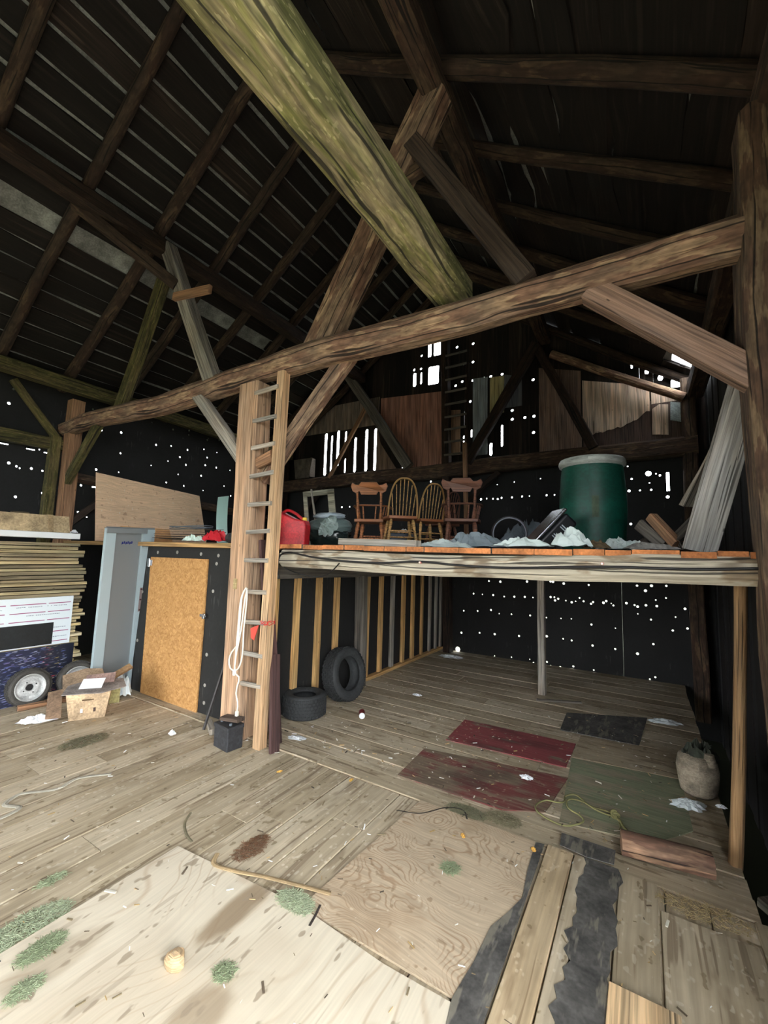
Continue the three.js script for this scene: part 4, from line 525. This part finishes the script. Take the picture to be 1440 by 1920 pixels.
const OAK = wood('#e6b470', T.grain, .002, { roughness: .5 }), SEAT = wood('#c87c50', T.grain, .002, { roughness: .5 }), MAPLE = wood('#c07a4a', T.grain, .002, { roughness: .45 }), MAPLED = wood('#94604a', T.grain, .002, { roughness: .5 });
function hoopChair(label, pos, turn, legM, seatM) {
  const t = thing('windsor_chair', label, 'chair', pos, turn), sh = .44; mesh('seat', seatGeo(.44, .42, .042), seatM, t).position.y = sh + .008;
  for (const [sx, sz] of [[-1, 1], [1, 1], [-1, -1], [1, -1]]) strut('leg', (L) => legGeo(L), [sx * .21, 0, sz * .21], [sx * .15, sh - .03, sz * .14], legM, t);
  for (const s of [-1, 1]) { strut('stretcher', spindle(.011), [s * .19, .17, -.185], [s * .19, .17, .185], legM, t); } for (const z of [-.06, .06]) strut('stretcher', spindle(.011), [-.19, .17, z], [.19, .17, z], legM, t);
  for (const s of [-.19, .19]) strut('stretcher', spindle(.01), [-.18, .25, s], [.18, .25, s], legM, t);
  const hoop = (x) => { const p = []; for (let i = 0; i <= 20; i++) { const a = Math.PI * i / 20, c = Math.cos(a), s = Math.sin(a); const y = Math.pow(s, .8) * .52; p.push(V(-.2 * Math.sign(c) * Math.pow(Math.abs(c), .75) * (1 + .0 * s), sh + y, -.165 - y * .2)); } return new THREE.CatmullRomCurve3(p); };
  mesh('hoop', new THREE.TubeGeometry(hoop(), 60, .0125, 8), legM, t);
  for (let i = -3; i <= 3; i++) { const x = i * .044, xt = i * .054, c = 1 - Math.pow(Math.abs(xt / .2), 1.9), y = .52 * Math.pow(Math.max(c, 0), .45); strut('spindle', spindle(.0075), [x, sh, -.16], [xt, sh + y * .985, -.165 - y * .2], legM, t); }
  return t;
}
function armChair(label, pos, turn, m) {
  const t = thing('captain_chair', label, 'chair', pos, turn), sh = .42; mesh('seat', seatGeo(.5, .46, .045), m, t).position.y = sh + .01;
  for (const [sx, sz] of [[-1, 1], [1, 1], [-1, -1], [1, -1]]) strut('leg', (L) => legGeo(L, 1.35), [sx * .22, 0, sz * .22], [sx * .17, sh - .03, sz * .16], m, t);
  for (const s of [-1, 1]) strut('stretcher', spindle(.014), [s * .2, .16, -.19], [s * .2, .16, .19], m, t); strut('stretcher', spindle(.014), [-.2, .16, 0], [.2, .16, 0], m, t); strut('stretcher', spindle(.014), [-.19, .2, .2], [.19, .2, .2], m, t);
  const arm = []; for (let i = 0; i <= 24; i++) { const a = Math.PI * (i / 24), c = Math.cos(a), s = Math.sin(a); arm.push(V(-.27 * Math.sign(c) * Math.pow(Math.abs(c), .5), sh + .22, .2 - .42 * Math.pow(s, .6))); }
  const ag = new THREE.TubeGeometry(new THREE.CatmullRomCurve3(arm), 60, .03, 8); ag.scale(1, .45, 1); ag.translate(0, (sh + .22) * .55, 0); mesh('arm_bow', ag, m, t);
  for (let i = 0; i < 10; i++) { const a = Math.PI * (i + .5) / 10, c = Math.cos(a), s = Math.sin(a), x = -.255 * Math.sign(c) * Math.pow(Math.abs(c), .5), z = .2 - .42 * Math.pow(s, .6); strut('spindle', spindle(.012), [x * .82, sh, z * .9 - .005], [x, sh + .215, z], m, t); }
  for (const s of [-1, 1]) strut('back_post', (L) => turned([[0, 0], [.018, 0], [.022, L * .2], [.015, L * .35], [.024, L * .5], [.016, L * .62], [.021, L * .8], [.016, L], [0, L]]), [s * .17, sh + .01, -.19], [s * .18, sh + .5, -.3], m, t);
  const cs = new THREE.Shape(); [[-.27, .1], [-.25, .14], [-.2, .115], [-.15, .11], [-.11, .155], [.11, .155], [.15, .11], [.2, .115], [.25, .14], [.27, .1], [.245, .03], [.19, .0], [.14, .035], [.11, -.02], [-.11, -.02], [-.14, .035], [-.19, 0], [-.245, .03]].forEach((p, i) => i ? cs.lineTo(...p) : cs.moveTo(...p));
  const cg = new THREE.ExtrudeGeometry(cs, { depth: .018, bevelEnabled: true, bevelSize: .006, bevelThickness: .006, bevelSegments: 2 }); const p = cg.attributes.position; for (let i = 0; i < p.count; i++) p.setZ(i, p.getZ(i) + .5 * p.getX(i) ** 2); cg.computeVertexNormals(); const c = mesh('crest_rail', cg, m, t); c.position.set(0, sh + .39, -.315); c.rotation.x = -.2;
  return t;
}
armChair('brown captain armchair on the left, beside the wrapped bundle', [-3.54, LY, -5.42], -2.75, MAPLE);
hoopChair('front hoop-back chair with pale legs and reddish seat', [-2.92, LY, -5.2], -2.45, OAK, SEAT);
hoopChair('second hoop-back chair, just right of the front one', [-2.78, LY, -5.72], -2.2, OAK, SEAT);
hoopChair('dark red hoop-back chair half hidden by the right armchair', [-2.86, LY, -6.5], -1.9, MAPLED, MAPLED);
armChair('dark captain armchair on the right, in front of the pale lath', [-2.17, LY, -5.62], -2.8, MAPLED);
{ const t = thing('barrel', 'large green plastic barrel with a pale grey rim on the loft', 'barrel', [-.43, LY, -4.62]);
  const G = mat({ color: '#0c5a4a', map: T.speck, roughness: .5 }), W = mat({ color: '#c9cfc8', map: T.speck, roughness: .5 });
  const body = mesh('barrel_body', new THREE.LatheGeometry([[0, .0], [.25, 0], [.272, .02], [.28, .06], [.292, .26], [.296, .27], [.297, .31], [.301, .42], [.301, .5], [.297, .58], [.296, .62], [.292, .63], [.284, .76], [.275, .83]].map((p) => new THREE.Vector2(...p)), 56), G, t);
  mesh('barrel_rim', new THREE.LatheGeometry([[.274, .82], [.276, .84], [.298, .845], [.305, .87], [.3, .895], [.29, .91], [.276, .915], [.262, .905], [.26, .84], [0, .84]].map((p) => new THREE.Vector2(...p)), 56), W, t);
  mesh('worn_label', (() => { const g = new THREE.CylinderGeometry(.3025, .3015, .2, 10, 1, true, .08, .2); return g; })(), mat({ color: '#5c6e56', map: T.speck, roughness: .8 }), body).position.y = .42; }
{ const t = thing('black_appliance', 'black appliance with a shiny silver edge leaning on the barrel', 'appliance', [-.78, LY, -3.82], .55); t.rotation.order = 'YXZ'; t.rotation.z = -.75; t.position.y = LY + .13; const hs = mesh('housing', new RoundedBoxGeometry(.14, .34, .26, 4, .03), mat({ color: '#15171a', roughness: .35 }), t); hs.position.set(.08, .1, 0); mesh('silver_edge', new RoundedBoxGeometry(.03, .38, .28, 4, .012), M.chrome, t).position.set(-.01, .1, 0); for (const y of [.04, .14]) { for (const k of [0, .02]) mesh('vent_slot', new THREE.BoxGeometry(.05, .008, .004), mat({ color: '#a8b0b8' }), hs).position.set(0, y + k - .1, .131); } }
const TARP = mat({ color: '#c4d0cc', roughness: .6, side: THREE.DoubleSide });
scrap('plastic_sheet', 'pale crumpled sheet in front of the black appliance', 'sheet', [-.8, LY, -3.3], .5, .3, .09, TARP, 51);
scrap('plastic_sheet', 'pale crumpled sheet heaped before the left foot of the barrel', 'sheet', [-.48, LY, -3.38], .36, .3, .17, TARP, 53);
scrap('plastic_sheet', 'grey white crumpled sheet right under the barrel front', 'sheet', [-.16, LY, -3.8], .42, .3, .12, TARP, 55);
scrap('plastic_sheet', 'flat grey sheet near the loft edge below the leaning blocks', 'sheet', [.02, LY, -3.4], .4, .2, .06, wood('#a8a49c', T.speck, .001), 57);
scrap('plastic_sheet', 'big clear plastic sheet under the right armchair', 'sheet', [-1.65, LY, -4.6], .9, .6, .22, mat({ color: '#8d999e', roughness: .35, side: THREE.DoubleSide }), 59);
scrap('plastic_sheet', 'white sheet on the loft floor below the right armchair', 'sheet', [-1.75, LY, -4.0], .7, .4, .1, TARP, 61);
scrap('plastic_sheet', 'grey plastic heap behind the right armchair', 'sheet', [-1.55, LY, -6.75], 1.2, .7, .55, mat({ color: '#6d7880', roughness: .5, side: THREE.DoubleSide }), 63);
timber('wood_block', 'leftmost square wood block leaning right of the barrel', 'block', [-.02, LY + .22, -3.96], [.14, LY + .05, -3.84], .1, .09, M.greyDark, { wob: .004 });
timber('wood_block', 'tan square wood block leaning over the dark one', 'block', [.05, LY + .27, -3.9], [.2, LY + .05, -3.74], .075, .07, M.postRed, { wob: .004 });
timber('wood_block', 'grey block tilted the other way beside the tan block', 'block', [.36, LY + .25, -3.98], [.19, LY + .05, -3.76], .1, .09, M.greyDark, { wob: .004 });
timber('wood_block', 'round ended grey block standing against the leaning plank', 'block', [.36, LY + .28, -3.66], [.31, LY + .02, -3.54], .08, .1, M.greyDark, { wob: .004, cham: .35 });
timber('plank', 'broad pale grey plank leaning up against the right hand post', 'plank', [.3, LY, -3.4], [.57, 2.9, -3.22], .18, .04, wood('#c2beba', T.grain, .004), { seg: 8, cham: .06, wob: .004 }).rotateX(.25);
timber('plank', 'split grey plank leaning behind the broad pale plank', 'plank', [.3, 2.18, -3.9], [.6, 2.86, -3.55], .16, .03, M.greyWood, { seg: 8, cham: .06, wob: .006 });
scrap('rubble_heap', 'low dark heap of splintered wood in the right loft corner', 'rubble', [.2, LY, -4.3], .8, .6, .2, wood('#6d6258', T.grain, .003), 67);
scrap('rubble_heap', 'dark bark scraps in front of the barrel foot', 'rubble', [-.3, LY, -3.45], .22, .16, .08, wood('#6a5638', T.grain, .003), 69);
{ const t = thing('wire_fan', 'round wire coil standing behind the armchairs', 'coil', [-1.62, 2.16, -6.02], .3); for (let i = 0; i < 6; i++) { const m = mesh('wire_ring', new THREE.TorusGeometry(.24 - .004 * i, .012, 6, 40), mat({ color: '#7d8088', roughness: .4, metalness: .5 }), t); m.position.z = i * .02; } t.position.y = LY + .26; }
{ const t = thing('louvre', 'small pale slatted panel lying before the wire coil', 'panel', [-1.45, LY + .1, -5.6], .4); t.rotation.x = .35; for (let i = 0; i < 8; i++) mesh('slat', new THREE.BoxGeometry(.32, .012, .02), M.white, t).position.set(0, 0, i * .032 - .1); for (const s of [-1, 1]) mesh('side_bar', new THREE.BoxGeometry(.02, .025, .28), M.white, t).position.set(s * .17, 0, .01); }
timber('wood_block', 'flat dark board under the slatted panel', 'board', [-1.75, LY + .04, -5.5], [-1.1, LY + .04, -5.4], .3, .06, M.brownDark, { seg: 1 });
{ const t = thing('dark_crate', 'dark plastic crate under the left hoop-back chair', 'crate', [-3.3, LY, -5.95], .4); for (const [x, z, w, d] of [[0, .16, .4, .02], [0, -.16, .4, .02], [.19, 0, .02, .32], [-.19, 0, .02, .32]]) mesh('crate_side', new RoundedBoxGeometry(w, .26, d, 2, .006), mat({ color: '#2a3440', roughness: .5 }), t).position.set(x, .13, z); mesh('crate_bottom', new THREE.BoxGeometry(.38, .015, .32), mat({ color: '#2a3440' }), t).position.y = .01; }
scrap('paper_sheet', 'white papers spilling over the dark crate', 'paper', [-3.25, LY + .262, -5.92], .3, .24, .08, PAPER, 71);
// ------------------------------------------------------------------ things lying on the floor
timber('wood_log', 'reddish split log lying across the end of the tar paper', 'log', [-.17, .078, -3.1], [.27, .072, -3.16], .14, .125, wood('#d6bcae', T.hewn, .01), { round: true, wob: .022, seg: 18 });
{ const t = thing('yellow_rope', 'knotted yellow rope looped on the green floor board', 'rope', [0, 0, 0]); const Y = mat({ color: '#a09c66', map: T.speck, roughness: .8 });
  const P = [[-.43, -3.29], [-.55, -3.19], [-.63, -3.17], [-.69, -3.24], [-.72, -3.36], [-.66, -3.45], [-.56, -3.45], [-.54, -3.55], [-.55, -3.6], [-.5, -3.6], [-.45, -3.56], [-.36, -3.52], [-.3, -3.5], [-.24, -3.53]];
  mesh('strand', new THREE.TubeGeometry(new THREE.CatmullRomCurve3([[-.24, -3.5], [-.33, -3.5], [-.43, -3.55], [-.5, -3.57], [-.53, -3.52], [-.5, -3.4], [-.43, -3.38], [-.4, -3.32], [-.43, -3.24], [-.5, -3.2], [-.6, -3.2], [-.68, -3.24], [-.71, -3.34], [-.66, -3.43], [-.58, -3.44], [-.55, -3.5], [-.55, -3.57], [-.49, -3.62], [-.38, -3.55], [-.25, -3.53], [-.21, -3.48]].map(([x, z], i) => V(x, .014 + .006 * (i % 3), z))), 180, .0058, 7), Y, t);
  mesh('knot', new THREE.TorusKnotGeometry(.016, .009, 60, 7), Y, t).position.set(-.225, .03, -3.5);
  mesh('strand', new THREE.TubeGeometry(new THREE.CatmullRomCurve3([V(-.225, .02, -3.49), V(-.19, .015, -3.46), V(-.175, .013, -3.42), V(-.14, .012, -3.36)]), 40, .008, 7), Y, t); for (let i = 0; i < 5; i++) mesh('frayed_end', new THREE.TubeGeometry(new THREE.CatmullRomCurve3([V(-.2, .012, -3.45), V(-.19 + .01 * i, .01, -3.4), V(-.2 + .014 * i, .007, -3.34 + .006 * i)]), 12, .003, 5), Y, t); }
{ const t = thing('feed_sack', 'stuffed feed sack with a dark cloth on top by the right pole', 'sack', [.3, 0, -4.24]); const S = wood('#b3a48e', T.speck, .004);
  const g = new THREE.LatheGeometry([[0, 0], [.09, 0], [.12, .03], [.13, .12], [.135, .22], [.128, .3], [.11, .34], [0, .35]].map((p) => new THREE.Vector2(...p)), 28), p = g.attributes.position; for (let i = 0; i < p.count; i++) { const a = Math.atan2(p.getZ(i), p.getX(i)), k = 1 + .12 * (vn(a * 3 + 20, p.getY(i) * 14, 64, 64, 5) - .5); p.setXYZ(i, p.getX(i) * k, p.getY(i), p.getZ(i) * k); } g.computeVertexNormals(); mesh('sack_body', g, S, t).scale.y = .86;
  const c = mesh('dark_cloth', crumple(.3, .26, .16, 81), wood('#4d5244', T.speck, .003), t); c.position.set(.02, .255, .0); mesh('sack_neck', new THREE.CylinderGeometry(.03, .05, .08, 12), S, t).position.set(.07, .29, .07); }
scrap('paper_sheet', 'torn white plastic on the floor in front of the feed sack', 'plastic', [.22, .008, -3.98], .3, .2, .04, PLASTIC, 83, .4);
scrap('paper_sheet', 'white plastic scrap on the dark mat at the back right', 'plastic', [.12, .01, -5.8], .42, .2, .04, PLASTIC, 85, .2);
scrap('paper_sheet', 'small pale scrap between the sack and the right pole', 'paper', [.42, .004, -4.1], .09, .06, .02, PAPER, 87);
scrap('paper_sheet', 'grey white paper scrap on the worn red board', 'paper', [-.86, .009, -3.7], .12, .1, .02, PAPER, 89);
scrap('paper_sheet', 'pale litter heap on the far floor near the studs', 'paper', [-2.5, .004, -5.0], .16, .1, .02, PAPER, 91);
scrap('paper_sheet', 'pale litter by the bright gap at the back left corner', 'paper', [-2.95, .004, -7.2], .5, .3, .04, PAPER, 93);
timber('plank', 'grey board end on the dark ledge at the right edge', 'plank', [.5, -.06, -3.25], [.82, -.1, -2.9], .09, .05, M.greyWood, { seg: 3, wob: .004 });
timber('plank', 'thin brown slat on the far floor right of the thin middle post', 'slat', [-1.2, .012, -5.72], [-.72, .012, -5.95], .05, .02, M.greyDark, { seg: 1 });
{ const flat = (name, label, cat, pts, w, hex, y) => { const A = pts.map(([x, z]) => V(x, y, z)), c = new THREE.CatmullRomCurve3(A), g = new THREE.TubeGeometry(c, 80, w, 8), p = g.attributes.position; for (let i = 0; i < p.count; i++) p.setY(i, y + (p.getY(i) - y) * .22); g.computeVertexNormals(); return tag(mesh(name, g, mat({ color: hex, map: T.speck, roughness: .8 })), label, cat); };
  flat('wood_strip', 'long tan splintered strip lying on the plywood edge', 'strip', [[-2.14, -1.77], [-2.09, -1.71], [-1.95, -1.735], [-1.8, -1.79], [-1.6, -1.85], [-1.42, -1.9]], .014, '#d8b98a', .02);
  flat('plastic_strap', 'pale plastic strap curling on the floor at the left edge', 'strap', [[-3.57, -1.9], [-3.7, -1.72], [-3.66, -1.58], [-3.76, -1.45], [-3.79, -1.4], [-3.72, -1.3], [-3.6, -1.34], [-3.56, -1.24], [-3.6, -1.1]], .018, '#e0d8c4', .006);
  flat('dark_twig', 'thin dark twig on the middle plywood sheet', 'twig', [[-1.5, -2.72], [-1.35, -2.78], [-1.22, -2.95], [-1.12, -2.98], [-1.06, -2.9]], .005, '#3a332b', .016);
  flat('dark_twig', 'short dark nail lying by the green hay near the tan strip', 'nail', [[-1.42, -1.82], [-1.4, -1.76], [-1.385, -1.7]], .006, '#4a4038', .018);
  flat('wood_strip', 'grey splinter at the corner of the big plywood sheet', 'strip', [[-2.62, -1.93], [-2.55, -1.84], [-2.44, -1.78], [-2.36, -1.76]], .008, '#9a9072', .012);
}
{ const g = new THREE.IcosahedronGeometry(.05, 1), p = g.attributes.position; for (let i = 0; i < p.count; i++) { const k = 1 + .5 * (vn(p.getX(i) * 30 + 9, p.getZ(i) * 30 + 9, 64, 64, 3) - .5); p.setXYZ(i, p.getX(i) * k, Math.max(-.02, p.getY(i) * k * .7), p.getZ(i) * k * .8); } g.computeVertexNormals(); const o = mesh('wood_chip', g, M.newWood); o.position.set(-1.73, .034, -1.25); tag(o, 'small yellowish wood chunk on the big plywood sheet', 'chip'); }
// tufts of green hay: every blade a thin folded sliver
function tuft(label, x, z, rx, rz, n, seed, y = .012, hexes = ['#a0aa88', '#aab393', '#949f7c']) {
  const r = rng(seed), parts = [];
  for (let i = 0; i < n; i++) { const a = r() * 6.28, q = Math.sqrt(r()), L = .02 + .035 * r(), b = new THREE.ConeGeometry(.0016, L, 3); b.rotateZ(1.57 + .5 * (r() - .5)); b.rotateY(r() * 6.28); b.translate(Math.cos(a) * q * rx, .003 + .012 * r() * (1 - q), Math.sin(a) * q * rz); parts.push(b); }
  const o = mesh('hay_tuft', mergeGeometries(parts), mat({ color: hexes[seed % hexes.length], roughness: 1 })); o.position.set(x, y, z); return tag(o, label, 'hay');
}
tuft('green hay tuft on the boards left of the big plywood sheet, lower left', -2.46, -1.0, .1, .17, 1500, 1, .003);
tuft('green hay tuft at the left edge of the big plywood sheet', -2.27, -.98, .05, .09, 700, 2, .015);
tuft('small green hay tuft at the bottom left corner', -2.12, -.87, .04, .06, 350, 3, .015);
tuft('green hay tuft under the end of the tan strip', -1.54, -1.77, .11, .06, 900, 4);
tuft('small green leaf of hay on the big plywood sheet near its middle', -1.53, -1.34, .045, .04, 260, 5, .015);
tuft('green hay tuft left of the red stain on the boards', -2.7, -1.18, .03, .07, 260, 6, .003);
tuft('dark green hay clump at the edge of the worn red board', -1.1, -2.99, .14, .07, 900, 7, .006, ['#77775a', '#7d7a60', '#6e7055']);
tuft('dark hay clump right of the dark twig, by the worn red board', -.86, -3.05, .12, .08, 700, 8, .006, ['#77775a', '#7d7a60', '#8a8266']);
tuft('dry yellowish hay scattered right of the split log', .2, -2.84, .2, .08, 420, 9, .016, ['#b09c70', '#b09c70', '#b09c70']);
tuft('brown chaff beside the kinked end of the tan strip', -2.03, -1.93, .07, .13, 500, 10, .004, ['#7d4a36', '#7d5a40', '#6a4a38']);
tuft('dull green hay in the middle of the plywood with wavy grain', -.98, -2.42, .05, .05, 300, 11, .013);
tuft('dusty hay on the boards left of the cardboard carton', -4.35, -2.05, .12, .2, 700, 12, .003, ['#77745a', '#77745a', '#77745a']);
// loose litter: chips, straw ends and paper flecks spread over the floor
{ const r = rng(909), N = 900, g = new THREE.BoxGeometry(.022, .003, .006), I = new THREE.InstancedMesh(g, mat({ roughness: .95 }), N), q = new THREE.Object3D(), c = new THREE.Color(), cols = ['#d8d2c2', '#efefec', '#a58a5c', '#5d5040', '#c8a878', '#7a6c52', '#3f382e'];
  for (let i = 0; i < N; i++) { const far = r() < .55; q.position.set(far ? -3.2 + 3.5 * r() : -5.2 + 5.6 * r(), .018 + .004 * r(), far ? -3.15 - 4 * r() * r() : -3 + 2.4 * r()); q.rotation.set(.2 * (r() - .5), r() * 6.28, 0); const s = .4 + 1.1 * r() * r(); q.scale.set(s * (1 + r()), s, s * (.5 + r())); q.updateMatrix(); I.setMatrixAt(i, q.matrix); I.setColorAt(i, c.set(cols[Math.floor(r() * cols.length)])); }
  I.name = 'floor_litter'; I.userData = { kind: 'stuff', label: 'loose chips, straw ends and paper flecks strewn over the barn floor', category: 'litter' }; scene.add(I); }
// a few dry leaves
for (const [x, z, l] of [[-2.52, -2.64, 'yellow dry leaf on the boards nearest the ladder'], [-1.98, -2.86, 'yellow dry leaf on the sill in front of the worn red board'], [-1.02, -2.72, 'orange dry leaf on the plywood with wavy grain'], [-.62, -2.84, 'orange chip at the top of the tar paper strip']]) { const o = mesh('dry_leaf', crumple(.06, .035, .012, Math.round(99 - x * 10)), mat({ color: '#c89a4a', side: THREE.DoubleSide })); o.position.set(x, .016, z); o.rotation.y = x * 7; tag(o, l, 'leaf'); }
scene.traverse((o) => { if (o.isMesh) { o.castShadow = true; o.receiveShadow = true; } });
renderer.render(scene, camera);
